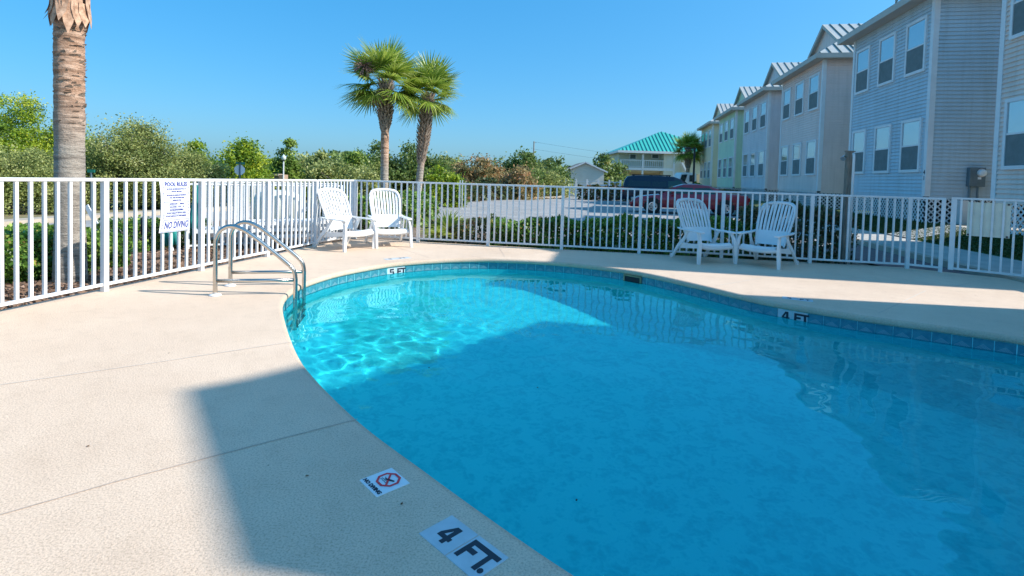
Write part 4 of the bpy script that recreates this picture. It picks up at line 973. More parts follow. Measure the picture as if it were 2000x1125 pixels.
def palm(base, h, r0, crown_r, nf, label, seed, boots, bare, trunkmat, lean=(0, 0), group=None, dead=0, cone=1.0):
    e = empty('cabbage_palm', base, label, 'palm tree', group); r = random.Random(seed)
    # trunk with faint rings
    pts = []; rs = []; K = max(24, int(h*26))
    for i in range(K+1):
        t_ = i/K; pts.append((lean[0]*t_, lean[1]*t_, h*t_)); rs.append(r0*(1+.16*max(0, 1-t_*9)+r.uniform(-.03, .03)*(1 if t_ > .25 else .4)))
    MB().tube(pts, rs, 24).build('trunk', trunkmat, e, smooth=True)
    top = Vector((lean[0], lean[1], h)); bm_ = MB()
    if bare < 1:
        z = h*bare; k_ = 0
        while z < h:
            for j in range(7):
                a = j*2*math.pi/7+k_*.45; d = Vector((math.cos(a), math.sin(a), 0)); c_ = Vector((lean[0]*z/h, lean[1]*z/h, z)); fat = r0*(1.0+.55*min(1, (z-h*bare)/(.3*h*(1-bare)+.01)))
                x = Vector((-d.y, d.x, 0)); b_ = c_+d*fat*.85; tp = c_+d*(fat*1.45)+Vector((0, 0, r0*1.5))*r.uniform(.8, 1.3)+x*r.uniform(-.05, .05)
                w0 = r0*.42; w1 = r0*.16
                bm_.add([b_-x*w0, b_+x*w0, tp+x*w1, tp-x*w1, b_-x*w0-d*.03, b_+x*w0-d*.03, tp+x*w1-d*.025, tp-x*w1-d*.025], [(0, 1, 2, 3), (4, 5, 6, 7), (0, 3, 7, 4), (1, 2, 6, 5), (2, 3, 7, 6)])
            z += r0*.55; k_ += 1
        bo = bm_.build('boots', MT['boot'], e)
    for i in range(nf):
        t_ = (i+.5)/nf; el = math.radians(82-118*t_**.95*cone+r.uniform(-9, 9)); az = i*2.399+r.uniform(-.3, .3); s = crown_r/1.55*r.uniform(.85, 1.1)
        o = link('frond', FR[min(3, int(t_*4))], e, top+Vector((0, 0, -.1*crown_r*t_)), (el, r.uniform(-.35, .35), az-math.pi/2)); o.scale = (s, s, s)
    for i in range(dead):
        o = link('dead_frond', FD, e, top+Vector((0, 0, -.25)), (math.radians(-55+r.uniform(-20, 20)), r.uniform(-.5, .5), r.uniform(0, 6.28))); s = crown_r/1.6; o.scale = (s, s, s)
    return e
MT['boot'] = mat('palm boots', (.42, .33, .25), .9, .3, 12, .6, 60, col2=(.16, .10, .07))
# ringed trunk bark
m, t, b, o = nodes('ringed palm bark'); g = N(t, 'ShaderNodeNewGeometry'); mp = N(t, 'ShaderNodeMapping', Scale=(1.6, 1.6, 11)); t.links.new(g.outputs[0], mp.inputs[0])
n1 = noise(t, 1.6, 6, .72, mp.outputs[0]); sx_ = N(t, 'ShaderNodeSeparateXYZ'); t.links.new(g.outputs[0], sx_.inputs[0])
r1 = ramp(t, n1.outputs[0], [(.28, (.13, .07, .045)), (.46, (.42, .24, .15)), (.6, (.66, .43, .30)), (.8, (.76, .58, .45))])
r2 = ramp(t, n1.outputs[0], [(.28, (.15, .12, .10)), (.5, (.40, .34, .28)), (.8, (.56, .50, .42))])
mr = N(t, 'ShaderNodeMapRange'); t.links.new(sx_.outputs[2], mr.inputs[0]); mr.inputs[1].default_value = 1.5; mr.inputs[2].default_value = 2.2
mx = N(t, 'ShaderNodeMix', data_type='RGBA'); t.links.new(mr.outputs[0], mx.inputs[0]); t.links.new(r2.outputs[0], mx.inputs[6]); t.links.new(r1.outputs[0], mx.inputs[7])
t.links.new(mx.outputs[2], b.inputs['Base Color']); b.inputs['Roughness'].default_value = .95
n2 = noise(t, 14, 5, .7); ad = MA('ADD', n1.outputs[0], MA('MULTIPLY', n2.outputs[0], .5)); bp = N(t, 'ShaderNodeBump', Strength=1., Distance=.05); t.links.new(ad, bp.inputs['Height']); t.links.new(bp.outputs[0], b.inputs['Normal'])
MT['palm_bark'] = m
pb_ = Vector((-5.37, 6.45, -.1))
near = palm(pb_, 6.3, .150, 1.7, 26, 'thick near palm trunk standing just outside the left fence', 31, None, .99, MT['palm_bark'], (-.02, 0), cone=.55)
# torn husks under the crown of the near palm and peeling flakes
r = random.Random(4); top = AT(141, 18, 6.45)
mb = MB()
for i in range(15):
    a = i*2*math.pi/15+r.uniform(-.15, .15); d = Vector((math.cos(a), math.sin(a), 0)); x = Vector((-d.y, d.x, 0)); z = 3.25+r.uniform(-.02, .12); wd = r.uniform(.05, .08); dn = r.uniform(.14, .32)
    p0 = pb_+d*.148+Vector((0, 0, z)); p1 = p0+d*.05+Vector((0, 0, -.5*dn)); p2 = p0+d*r.uniform(.05, .11)+Vector((0, 0, -dn)); pu = p0+d*.03+Vector((0, 0, .12))
    mb.add([pu-x*wd, pu+x*wd, p0+x*wd*1.1+d*.03, p0-x*wd*1.1+d*.03, p1+x*wd*.8, p1-x*wd*.8, p2], [(0, 1, 2, 3), (3, 2, 4, 5), (5, 4, 6)])
mb.v = [v-pb_ for v in mb.v]; mb.build('husks', mat('dry orange husk', (.66, .42, .28), .9, .25, 14, .4, 60, col2=(.32, .17, .10)), near)
mb = MB()
for i in range(150):
    a = r.uniform(0, 6.28); d = Vector((math.cos(a), math.sin(a), 0)); x = Vector((-d.y, d.x, 0)); z = r.uniform(1.9, 3.15); wd = r.uniform(.012, .05); dn = r.uniform(.008, .03)
    p = d*.148+Vector((0, 0, z)); mb.add([p-x*wd, p+x*wd, p+x*wd*.7+d*.018+Vector((0, 0, dn)), p-x*wd*.6+d*.014+Vector((0, 0, dn*.7))], [(0, 1, 2, 3)])
mb.build('bark_flakes', MT['boot'], near)['kind'] = 'stuff'
GPm = 'pair of cabbage palms beyond the far fence'
b1 = AT(750, 405, 21); b1.z = -.15; t1 = AT(748, 150, 21)
palm(b1, t1.z-.1, .155, 1.78, 40, 'left palm of the twin pair, with a pinkish seed cluster and torn skirt', 32, None, .62, MT['palm_bark'], (-.03, 0), GPm, 3)
b2 = AT(813, 405, 22.5); b2.z = -.15; t2 = AT(820, 172, 22.5)
palm(b2, t2.z-.1, .145, 1.62, 36, 'right palm of the twin pair, with a long jacket of leaf bases', 33, None, .40, MT['palm_bark'], (.40, 0), GPm, 0)
# seed cluster of the left palm
sc_ = AT(712, 128, 20.2); r = random.Random(8); mb = MB()
for i in range(160):
    p = Vector((0, 0, 0)); d = Vector((r.gauss(0, 1), r.gauss(0, 1), r.gauss(0, .8))).normalized(); mb.tube([p, d*.22, d*.42+Vector((0, 0, -.08))], [.012, .012, .008], 3, cap=False)
lp = [o for o in D.objects if o.get('label', '').startswith('left palm of the twin')][0]
o = mb.build('seed_cluster', mat('pinkish seed stalks', (.34, .20, .15), .9), lp); o.location = sc_-b1
b3 = AT(1342, 362, 55); b3.z = -.2; t3 = AT(1343, 292, 55)
palm(b3, t3.z+.2, .19, 2.0, 40, 'small palm in front of the teal-roofed building beside the dark lamp post', 34, None, .6, MT['palm_bark'], (0, 0), None, 2)
# palmetto clumps
def palmetto(loc, s, label, seed, n_=14, el0=70, el1=20):
    e = empty('palmetto', loc, label, 'palmetto'); r = random.Random(seed)
    for i in range(n_):
        o = link('frond', FR[i % 3], e, (0, 0, 0), (math.radians(r.uniform(el1, el0)), r.uniform(-.3, .3), r.uniform(0, 6.28))); q = s*r.uniform(.8, 1.1); o.scale = (q, q, q)
palmetto(Vector((-1.35, 11.35, -.1)), .52, 'spiky palmetto behind the far fence near the twin palms', 51, 10)
b4 = AT(1287, 350, 56); palmetto(Vector((b4.x, 56, -.2)), 1.5, 'large sunlit palmetto in front of the teal-roofed building', 52, 22)
b5 = AT(505, 348, 27); palmetto(Vector((b5.x, 27, -.2)), .9, 'yellow-green palmetto right of the octagonal sign', 53, 16)
b6 = AT(585, 350, 28); palmetto(Vector((b6.x, 28, -.2)), .8, 'yellow-green palmetto right of the globe lamp', 54, 14)
palmetto(Vector((-5.6, 5.0, -.1)), .38, 'young spiky palmetto at the foot of the left fence', 55, 7)
# grass on the lawn
r_ = np.random.default_rng(9); nG = 30000; s_ = r_.uniform(-9, 9, nG); w2 = r_.uniform(-1.48, -.02, nG); zg_ = .055+(w2+1.5)/1.5*.305
cen = np.c_[P0.x+D1.x*s_+D2.x*w2, P0.y+D1.y*s_+D2.y*w2, zg_+.02]
V, Fc, s4 = leaves(cen, .03, 1.9, -.5, r_.normal(.5, .25, nG), 9); tag(link('grass', leafmesh('grass', V, Fc, s4, LF['grass'])), 'short dark grass on the strip in front of the houses', 'grass', kind='stuff')
nG = 9000; xx = r_.uniform(-3, 20, nG); yy = r_.uniform(36, 52, nG); kk = (xx < 4+(yy-42)*.18+.0) & (yy > 38+.9*np.abs(xx-1)); cen = np.c_[xx, yy, np.full(nG, -.12)][kk]
V, Fc, s4 = leaves(cen, .12, 1.5, -.3, r_.normal(.5, .25, len(cen)), 10); tag(link('dry_grass', leafmesh('dry_grass', V, Fc, s4, LF['straw'])), 'dry straw-coloured grass beyond the parking lot', 'grass', kind='stuff')
# litter on the mulch by the left fence
nG = 9000; yy = r_.uniform(3.5, 10.5, nG); xx = -3.22-(10.74-yy)*.208-r_.uniform(.15, 2.8, nG)
V, Fc, s4 = leaves(np.c_[xx, yy, np.full(nG, -.085)], .05, 2.2, .95, r_.normal(.5, .3, nG), 11); tag(link('leaf_litter', leafmesh('leaf_litter', V, Fc, s4, LF['palm_dead'])), 'brown leaf litter on the bed outside the left fence', 'leaf litter', kind='stuff')

# ================================================================ BACKGROUND BUILDINGS
# teal-roofed two-storey building
Yb = 70; L_ = AT(1214, 300, Yb); R_2 = AT(1420, 300, Yb); ez = AT(1210, 294, Yb).z; rzr = AT(1291, 257, Yb+4).z
x0, x1 = L_.x, R_2.x; bl = empty('apartment_building', (x0, Yb, -.2), 'two-storey peach building with a teal metal hip roof and white balcony', 'building'); off = Vector((x0, Yb, -.2))
X_ = x1-x0; E_ = ez+.2
MB().box(0, X_, 1.8, 11, 0, E_/2).build('lower_wall', MT['peach'], bl); MB().box(0, X_, 1.8, 11, E_/2+.001, E_-.02).build('upper_wall', MT['cream_wall'], bl)
xt = AT(1297, 300, Yb).x-x0; xt2 = AT(1330, 300, Yb).x-x0
MB().box(xt, xt2, .0, 1.79, 0, E_-.03).build('stair_tower', MT['cream_wall'], bl)
xm = AT(1291, 257, Yb+4).x-x0; rz2 = rzr+.2
rf = MB(); rf.add([(-.6, -.6, E_), (X_+.6, -.6, E_), (X_+.6, 11.6, E_), (-.6, 11.6, E_), (xm, 4.5, rz2), (xm+.4, 4.5, rz2)], [(0, 1, 5, 4), (1, 2, 5), (2, 3, 4, 5), (3, 0, 4)]); roofb = rf.build('roof', MT['teal_roof'], bl)
mb = MB(); k_ = 0; x = -.4
sm_m = mat('teal roof rib', (.04, .34, .30), .5)
while x < X_+.4:
    y_e, y_r = -.6, 4.5
    if x < xm: tt = (x+.6)/(xm+.6)
    elif x > xm+.4: tt = (X_+.6-x)/(X_+.6-xm-.4)
    else: tt = 1
    a_ = Vector((x, y_e, E_+.06)); b_ = Vector((x, y_e+(y_r-y_e)*tt, E_+.06+(rz2-E_)*tt)); MB().bar(a_, b_, .07, .09).build('roof_rib', sm_m, roofb); x += .52
MB().box(-.62, X_+.62, -.64, -.6, E_-.28, E_+.02).box(-.64, -.6, -.6, 11.6, E_-.28, E_+.02).build('fascia', MT['trim'], roofb)
zd = AT(1240, 327, Yb).z+.2; zr_ = AT(1240, 312, Yb).z+.2; xp = [AT(p, 300, Yb).x-x0 for p in (1213, 1256, 1317)]
MB().box(0.1, xp[2], -.045, 1.79, zd-.35, zd).build('balcony_deck', MT['trim'], bl)
mb = MB(); mb.box(.1, xp[2], 0.02, .1, zr_-.1, zr_).box(.1, xp[2], .03, .09, zd+.1, zd+.18); mb.build('balcony_rail', MT['trim'], bl)
bq = MB().box(-.03, .03, -.03, .03, 0, zr_-zd-.25).mesh('railing_spindle', MT['trim']); x = .35
while x < xp[2]-.1: link('railing_spindle', bq, bl, (x, .06, zd+.15)); x += .27
for x in xp: MB().box(x-.11, x+.11, -.09, .14, 0, (E_-.3 if x > xp[0]+1 else zr_)).build('column', MT['trim'], bl)
for a_, b_, c_, d_ in ((1231, 302, 1241, 310), (1274, 302, 1285, 309)):
    p = AT(a_, b_, Yb+1.8); q = AT(c_, d_, Yb+1.8); f = MB().box(p.x-x0-.12, q.x-x0+.12, 1.72, 1.8, q.z+.2-.12, p.z+.2+.12).build('window', MT['trim'], bl); MB().box(p.x-x0, q.x-x0, 1.70, 1.72, q.z+.2, p.z+.2).build('pane', MT['screen'], f)
p = AT(1303, 303, Yb); q = AT(1313, 322, Yb); MB().box(p.x-x0, q.x-x0, -.03, 0, q.z+.2, p.z+.2).build('door', MT['grey_siding'], bl)
# outside stair on the right
a_ = AT(1331, 318, Yb-.5)-off; b_ = AT(1346, 352, Yb-.5)-off; MB().bar(a_, b_, .9, .2).bar(a_+Vector((0, 0, .9)), b_+Vector((0, 0, .9)), .06, .06).build('outside_stair', MT['trim'], bl)
# grey gabled shed
Ys = 58; a_ = AT(1109, 331, Ys); b_ = AT(1180, 335, Ys); pk = AT(1143, 317, Ys)
sh_ = empty('gabled_shed', (a_.x, Ys, -.2), 'plain grey gabled shed left of the teal-roofed building', 'shed'); X_ = b_.x-a_.x; E_ = a_.z+.2; pkx = pk.x-a_.x; Pz = pk.z+.2
MB().add([(0, 0, 0), (X_, 0, 0), (X_, 0, E_), (pkx, 0, Pz-.12), (0, 0, E_), (0, 8, 0), (X_, 8, 0), (X_, 8, E_), (pkx, 8, Pz-.12), (0, 8, E_)], [(0, 1, 2, 3, 4), (5, 6, 7, 8, 9), (0, 4, 9, 5), (1, 6, 7, 2)]).build('wall', MT['grey_siding'], sh_)
MB().bar((-.35, -.3, E_-.16), (pkx, -.3, Pz), .12, .14).bar((X_+.35, -.3, E_-.2), (pkx, -.3, Pz), .12, .14).build('rake_board', MT['trim'], sh_)
MB().add([(-.35, -.3, E_-.1), (pkx, -.3, Pz+.06), (pkx, 8.3, Pz+.06), (-.35, 8.3, E_-.1), (X_+.35, -.3, E_-.14), (X_+.35, 8.3, E_-.14)], [(0, 1, 2, 3), (1, 4, 5, 2)]).build('roof', mat('grey shingles', (.2, .19, .17), .9), sh_)
# white vinyl panel fence
a_ = AT(1040, 352, 48); b_ = AT(1212, 352, 47)
vf = empty('vinyl_fence', (a_.x, 48, -.2), 'low white vinyl panel fence in front of the grey shed', 'fence'); dv = Vector((b_.x-a_.x, -1, 0)); k_ = 8
for i in range(k_+1): p = dv*(i/k_); MB().box(p.x-.07, p.x+.07, p.y-.07, p.y+.07, 0, 1.62).build('post', MT['trim'], vf)
for i in range(k_):
    p, q = dv*(i/k_), dv*((i+1)/k_); u_ = (q-p).normalized()*.08
    MB().bar(p+u_+Vector((0, 0, 1.42)), q-u_+Vector((0, 0, 1.42)), .04, .06).bar(p+u_+Vector((0, 0, .62)), q-u_+Vector((0, 0, .62)), .04, 1.15).build('panel', MT['trim'], vf)

# ================================================================ VEHICLES
def wheel(parent, x, y, z, rad, wd):
    w = MB().tube([(0, -wd/2, 0), (0, -wd/2+.02, 0), (0, wd/2-.02, 0), (0, wd/2, 0)], [rad*.93, rad, rad, rad*.93], 24).build('wheel', MT['rubber'], parent, loc=(x, y, z))
    for s in (-1, 1): MB().tube([(0, s*wd/2, 0), (0, s*(wd/2+.012), 0), (0, s*(wd/2-.005), 0)], [rad*.64, rad*.6, rad*.2], 20).build('hubcap', MT['chrome'], w, smooth=False)
    mb = MB()
    for k_ in range(6):
        a = k_*math.pi/3
        for s in (-1, 1): mb.tube([(math.cos(a)*rad*.42, s*(wd/2-.0), math.sin(a)*rad*.42), (math.cos(a)*rad*.42, s*(wd/2+.014), math.sin(a)*rad*.42)], rad*.1, 8)
    mb.build('hub_holes', MT['rubber'], w); return w
def car(loc, rz_, L, Wd, prof, gh, m, wheels, wr, label, cat, glassm, zs=.28, group=None):
    # x forward from rear (0) to nose (L); prof: (x, z top of lower body); gh: (x, z roof) ; lower body and cabin are one skin
    e = empty('parked_car', loc, label, cat, group, rz_)
    mb = MB(); st = [(x, z) for x, z in prof]; q = []; hw = Wd/2
    for x, z in st:
        tp = 1-.16*abs((x/L-.5)*2)**4; b_ = hw*tp
        q += [(x, -b_*.92, zs), (x, -b_, zs+.12), (x, -b_, z*.72), (x, -b_*.965, z-.04), (x, -b_*.88, z), (x, 0, z+.02), (x, b_*.88, z), (x, b_*.965, z-.04), (x, b_, z*.72), (x, b_, zs+.12), (x, b_*.92, zs)]
    k_ = 11
    for i in range(len(st)-1): mb.add(q[i*k_:(i+2)*k_], [(j, j+1, j+1+k_, j+k_) for j in range(k_-1)])
    mb.add(q[:k_], [tuple(range(k_))]); mb.add(q[-k_:], [tuple(range(k_))])
    mb.build('body', MT[m], e, smooth=True)
    # cabin
    mb = MB(); belt = gh[0][2]; q = []
    for x, z, zb_2 in gh:
        t_ = .84+.10*(1-min(1, (z-zb_2)/(.5)))
        q += [(x, -hw*.90, zb_2-.02), (x, -hw*(t_-.06), z-.05), (x, -hw*(t_-.12), z), (x, 0, z+.02), (x, hw*(t_-.12), z), (x, hw*(t_-.06), z-.05), (x, hw*.90, zb_2-.02)]
    for i in range(len(gh)-1): mb.add(q[i*7:(i+2)*7], [(j, j+1, j+8, j+7) for j in range(6)])
    mb.build('cabin', MT[m], e, smooth=True)
    return e
def side_glass(e, pts, hw, m, lean=.12, name='window'):
    for s in (-1, 1):
        zs_ = [p[1] for p in pts]; z0 = min(zs_); z1 = max(zs_); mb = MB(); vs = [(x, s*(hw+.006-(z-z0)/(z1-z0)*lean), z) for x, z in pts]; vs += [(x, y-s*.012, z) for x, y, z in vs]; n_ = len(pts)
        mb.add(vs, [tuple(range(n_)), tuple(range(n_, 2*n_))]+[(i, (i+1) % n_, n_+(i+1) % n_, n_+i) for i in range(n_)]); mb.build(name, MT[m], e)
def arch(e, x, z, rad, hw):
    for s in (-1, 1): MB().tube([(x, s*(hw-.14), z), (x, s*(hw+.004), z)], rad, 24).build('wheel_arch', MT['rubber'], e)
# sedan: nose towards the left of the picture
Zr = -.15
nose = AT(1240, 400, 26.2); tail = AT(1456, 400, 25.2); Lc = 5.35; dx_ = (nose-tail); dx_.z = 0; ang = math.atan2(dx_.y, dx_.x)
tail.z = Zr
red = car(tail, ang, Lc, 1.85, [(0, .55), (.05, .95), (.5, 1.0), (1.2, 1.02), (2.2, .98), (3.4, .95), (4.2, .88), (4.9, .78), (5.25, .66), (5.35, .45)], [(1.0, 1.02, .98), (1.35, 1.22, .97), (1.75, 1.37, .96), (2.3, 1.43, .95), (2.9, 1.41, .95), (3.35, 1.27, .94), (3.95, .93, .92)], 'car_red', None, .33, 'dark red sedan parked behind the hedge, nose towards the left', 'car', 'glass_dark')
for x in (1.05, 4.32):
    arch(red, x, .36, .39, .925)
    for y in (-.86, .86): wheel(red, x, y*1.0, .33, .33, .2)
side_glass(red, [(1.45, .97), (1.7, 1.24), (1.95, 1.32), (2.42, 1.345), (2.42, .97)], .84, 'glass_green'); side_glass(red, [(2.5, .97), (2.5, 1.345), (2.95, 1.33), (3.3, 1.17), (3.72, .97)], .84, 'glass_green')
MB().add([(3.36, -.66, 1.29), (3.36, .66, 1.29), (4.0, .78, .955), (4.0, -.78, .955)], [(0, 1, 2, 3)]).build('windscreen', MT['glass_dark'], red)
MB().add([(1.33, -.66, 1.24), (1.33, .66, 1.24), (.9, .74, 1.035), (.9, -.74, 1.035)], [(0, 1, 2, 3)]).build('rear_window', MT['glass_dark'], red)
for s in (-1, 1):
    MB().box(5.02, 5.30, s*.62-.16, s*.62+.16, .56, .70).build('headlight', MT['lamp_clear'], red, bevel=.02); MB().box(-.01, .04, s*.6-.22, s*.6+.22, .68, .86).build('tail_light', MT['lamp_red'], red)
    MB().box(3.3, 3.5, s*1.0-.07, s*1.0+.07, .96, 1.08).build('mirror', MT['car_red'], red, bevel=.02)
MB().box(5.28, 5.40, -.85, .85, .36, .52).build('front_bumper', MT['car_red'], red, bevel=.03); MB().box(5.33, 5.415, -.80, .80, .40, .44).build('bumper_strip', MT['chrome'], red)
MB().box(.2, 5.0, -.935, -.925, .52, .56).box(.2, 5.0, .925, .935, .52, .56).build('side_moulding', MT['car_red'], red)
# suv: tail towards the left
rear = AT(1214, 395, 35.0); rear.z = Zr; fr_ = AT(1390, 395, 34.0); dx_ = fr_-rear; dx_.z = 0; ang = math.atan2(dx_.y, dx_.x)
suv = car(rear, ang, 5.6, 2.0, [(0, .75), (.06, 1.15), (.5, 1.18), (2, 1.18), (3.6, 1.16), (4.4, 1.12), (5.3, 1.02), (5.5, .9), (5.6, .55)], [(.04, 1.18, 1.14), (.14, 1.56, 1.14), (.30, 1.80, 1.14), (.9, 1.87, 1.14), (2.4, 1.88, 1.14), (3.2, 1.84, 1.14), (3.65, 1.68, 1.14), (4.35, 1.15, 1.12)], 'car_navy', None, .38, 'dark navy estate SUV parked beyond the red sedan', 'suv', 'glass_dark', .34)
for x in (1.05, 4.5):
    arch(suv, x, .40, .45, 1.0)
    for y in (-.92, .92): wheel(suv, x, y, .38, .38, .24)
side_glass(suv, [(.32, 1.17), (.46, 1.74), (.75, 1.79), (1.75, 1.80), (1.75, 1.17)], .91, 'glass_dark', .15); side_glass(suv, [(1.85, 1.17), (1.85, 1.80), (2.72, 1.80), (2.72, 1.17)], .91, 'glass_dark', .15); side_glass(suv, [(2.82, 1.17), (2.82, 1.79), (3.2, 1.75), (3.55, 1.58), (4.1, 1.17)], .91, 'glass_green', .15)
MB().add([(3.68, -.7, 1.69), (3.68, .7, 1.69), (4.4, .85, 1.17), (4.4, -.85, 1.17)], [(0, 1, 2, 3)]).build('windscreen', MT['glass_dark'], suv)
MB().add([(.03, -.8, 1.2), (.03, .8, 1.2), (.4, .7, 1.76), (.4, -.7, 1.76)], [(0, 1, 2, 3)]).build('rear_window', MT['glass_dark'], suv)
for s in (-1, 1):
    MB().box(-.02, .1, s*.9-.09, s*.9+.09, .82, 1.12).build('tail_light', MT['lamp_red'], suv); MB().box(5.45, 5.58, s*.75-.15, s*.75+.15, .72, .9).build('headlight', MT['lamp_clear'], suv)
    mb = MB().bar((.6, s*.68, 1.93), (3.0, s*.68, 1.93), .05, .04)
    for x in (.7, 1.8, 2.9): mb.box(x-.05, x+.05, s*.68-.02, s*.68+.02, 1.85, 1.92)
    mb.build('roof_rail', MT['rubber'], suv)
MB().box(-.12, .06, -.95, .95, .42, .62).build('rear_bumper', MT['car_navy'], suv, bevel=.03)
# white truck
a_ = AT(1322, 355, 50); tk = empty('truck', Vector((a_.x, 50, -.2)), 'white pickup truck cab behind the dark lamp post', 'truck'); zt2 = AT(1340, 337, 50).z+.2; k_ = zt2/2.1
pf = [(0, .45), (0, 1.15), (.15, 1.35), (.35, 1.95), (.5, 2.1), (1.75, 2.1), (1.85, 1.9), (1.9, .45)]
mb = MB(); vs = [(x, y, z*k_) for y in (0, 2.0) for x, z in pf]; n_ = len(pf); mb.add(vs, [tuple(range(n_)), tuple(range(n_, 2*n_))]+[(i, (i+1) % n_, n_+(i+1) % n_, n_+i) for i in range(n_)]); mb.build('cab', MT['white_paint'], tk, bevel=.05)
MB().add([(.25, -.06, 1.4*k_), (.42, -.06, 1.92*k_), (.95, -.06, 1.95*k_), (.75, -.06, 1.4*k_)], [(0, 1, 2, 3)]).build('windscreen', MT['glass_dark'], tk); MB().box(1.15, 1.55, -.07, -.05, 1.4*k_, 1.9*k_).build('window', MT['glass_dark'], tk)
for x in (.6, 1.5): wheel(tk, x, .1, .4, .38, .25)
# bicycles at the back of the suv, seen end on
def bike(loc, rz_, m, label):
    e = empty('bicycle', loc, label, 'bicycle', 'bicycles behind the dark SUV', rz_); 
    for x in (0, 1.02):
        mb = MB(); mb.tube([(x+.33*math.cos(a*math.pi/12), 0, .34+.33*math.sin(a*math.pi/12)) for a in range(25)], .02, 6, cap=False)
        w = mb.build('wheel', MT['rubber'], e); mb = MB()
        for a in range(8): mb.tube([(x, 0, .34), (x+.32*math.cos(a*math.pi/4), 0, .34+.32*math.sin(a*math.pi/4))], .004, 3)
        mb.build('spokes', MT['chrome'], w)
    mb = MB()
    for p, q in (((.02, 0, .34), (.45, 0, .32)), ((.45, 0, .32), (.33, 0, .82)), ((.02, 0, .34), (.35, 0, .78)), ((.45, 0, .32), (.85, 0, .78)), ((.35, 0, .76), (.85, 0, .84)), ((1.02, 0, .34), (.83, 0, .88))): mb.tube([p, q], .018, 6)
    mb.build('frame', m, e); MB().tube([(.83, 0, .88), (.80, 0, 1.0)], .014, 6).tube([(.72, -.3, 1.09), (.78, -.22, 1.12), (.80, -.06, 1.0), (.80, .06, 1.0), (.78, .22, 1.12), (.72, .3, 1.09)], .013, 6).build('handlebar', MT['chrome'], e)
    MB().box(.2, .44, -.07, .07, .86, .90).build('saddle', MT['rubber'], e, bevel=.015)
bp_ = AT(1186, 392, 34.2); bp_.z = .16
bike(bp_, math.atan2(-D1.y, -D1.x)+.1, mat('blue bike paint', (.02, .12, .3), .3), 'left bicycle of the two on the hitch rack behind the navy SUV')
bp_ = AT(1203, 392, 34.0); bp_.z = .2
bike(bp_, math.atan2(-D1.y, -D1.x)-.12, mat('grey bike paint', (.25, .25, .27), .3), 'right bicycle of the two on the hitch rack, nearest the navy SUV')
ra = Vector((AT(1186, 392, 34).x-.3, 33.7, 0)); rb = rear+Vector((.1, 0, .5))
rk = empty('bicycle_rack', Vector((ra.x, ra.y, 0)), 'dark hitch rack carrying two bicycles behind the navy SUV', 'bicycle rack'); MB().bar((0, 0, .14), (rb.x-ra.x, rb.y-ra.y, .2), .08, .08).bar((.3, -.4, .16), (.3, .5, .16), .12, .04).bar((.85, -.4, .2), (.85, .5, .2), .12, .04).build('frame', MT['rubber'], rk)

# ================================================================ STREET FURNITURE
# timber post with conduit by the gate
pp = G(1652, 516)+Vector((.09, .22, -.1)); e = empty('timber_post', pp, 'weathered timber post with a white conduit and a small lamp, behind the far fence', 'post', rz=-.15)
tz = AT(1655, 296, pp.y).z+.1
MB().box(-.035, .065, -.05, .05, 0, tz).build('post', MT['wood'], e, bevel=.006); MB().box(-.042, .085, -.06, .06, tz-.005, tz+.012).build('cap', MT['wood'], e)
MB().tube([(.055, -.075, 0), (.055, -.075, tz-.1), (.055, -.07, tz-.06), (.055, -.04, tz-.035)], .022, 10).build('conduit', MT['plastic'], e, smooth=True)
MB().tube([(-.05, -.03, tz-.1), (-.09, -.06, tz-.1), (-.13, -.10, tz-.13)], [.012, .03, .045], 10).build('lamp', MT['chrome'], e); MB().box(-.02, .01, -.056, -.05, .0, .12, ).build('cable', MT['rubber'], e)
# transformer and pedestal on the lawn
p = G(1792, 441, .12); MB2 = MB().box(-.19, .19, -.17, .17, 0, .42); tag(MB2.build('transformer_box', MT['green_box'], loc=p, rot=(0, 0, -YAW), bevel=.02), 'green transformer box on the grass beneath the slate blue house', 'utility box')
p = G(1758, 442, .12); e = empty('utility_pedestal', p, 'beige tapered utility pedestal on the grass left of the green box', 'utility box', rz=-YAW)
MB().add([(-.19, -.14, 0), (.19, -.14, 0), (.19, .14, 0), (-.19, .14, 0), (-.12, -.1, .66), (.12, -.1, .66), (.12, .1, .66), (-.12, .1, .66)], [(0, 1, 5, 4), (1, 2, 6, 5), (2, 3, 7, 6), (3, 0, 4, 7), (4, 5, 6, 7)]).build('housing', MT['beige'], e); MB().box(-.13, .13, -.11, .11, .66, .70).build('cap', MT['beige'], e, bevel=.01)
# bollard light by the left hedge
p = G(281, 513, -.1); e = empty('bollard_light', p, 'short brown garden bollard with a black head outside the left fence', 'bollard'); MB().tube([(0, 0, 0), (0, 0, .42)], .028, 10).build('stem', mat('brown stem', (.22, .13, .07), .7), e); MB().tube([(0, 0, .42), (0, 0, .66), (0, 0, .69)], [.045, .045, .02], 12).build('head', MT['rubber'], e, smooth=True)
# small white tilted marker across the hedge
p = AT(176, 415, 9.2); MB3 = MB().box(-.035, .035, -.01, .01, -.7, .14); o = MB3.build('reflector_stake', MT['sign_white'], loc=p, rot=(0, -.5, 0)); tag(o, 'small white leaning stake behind the near palm', 'stake')
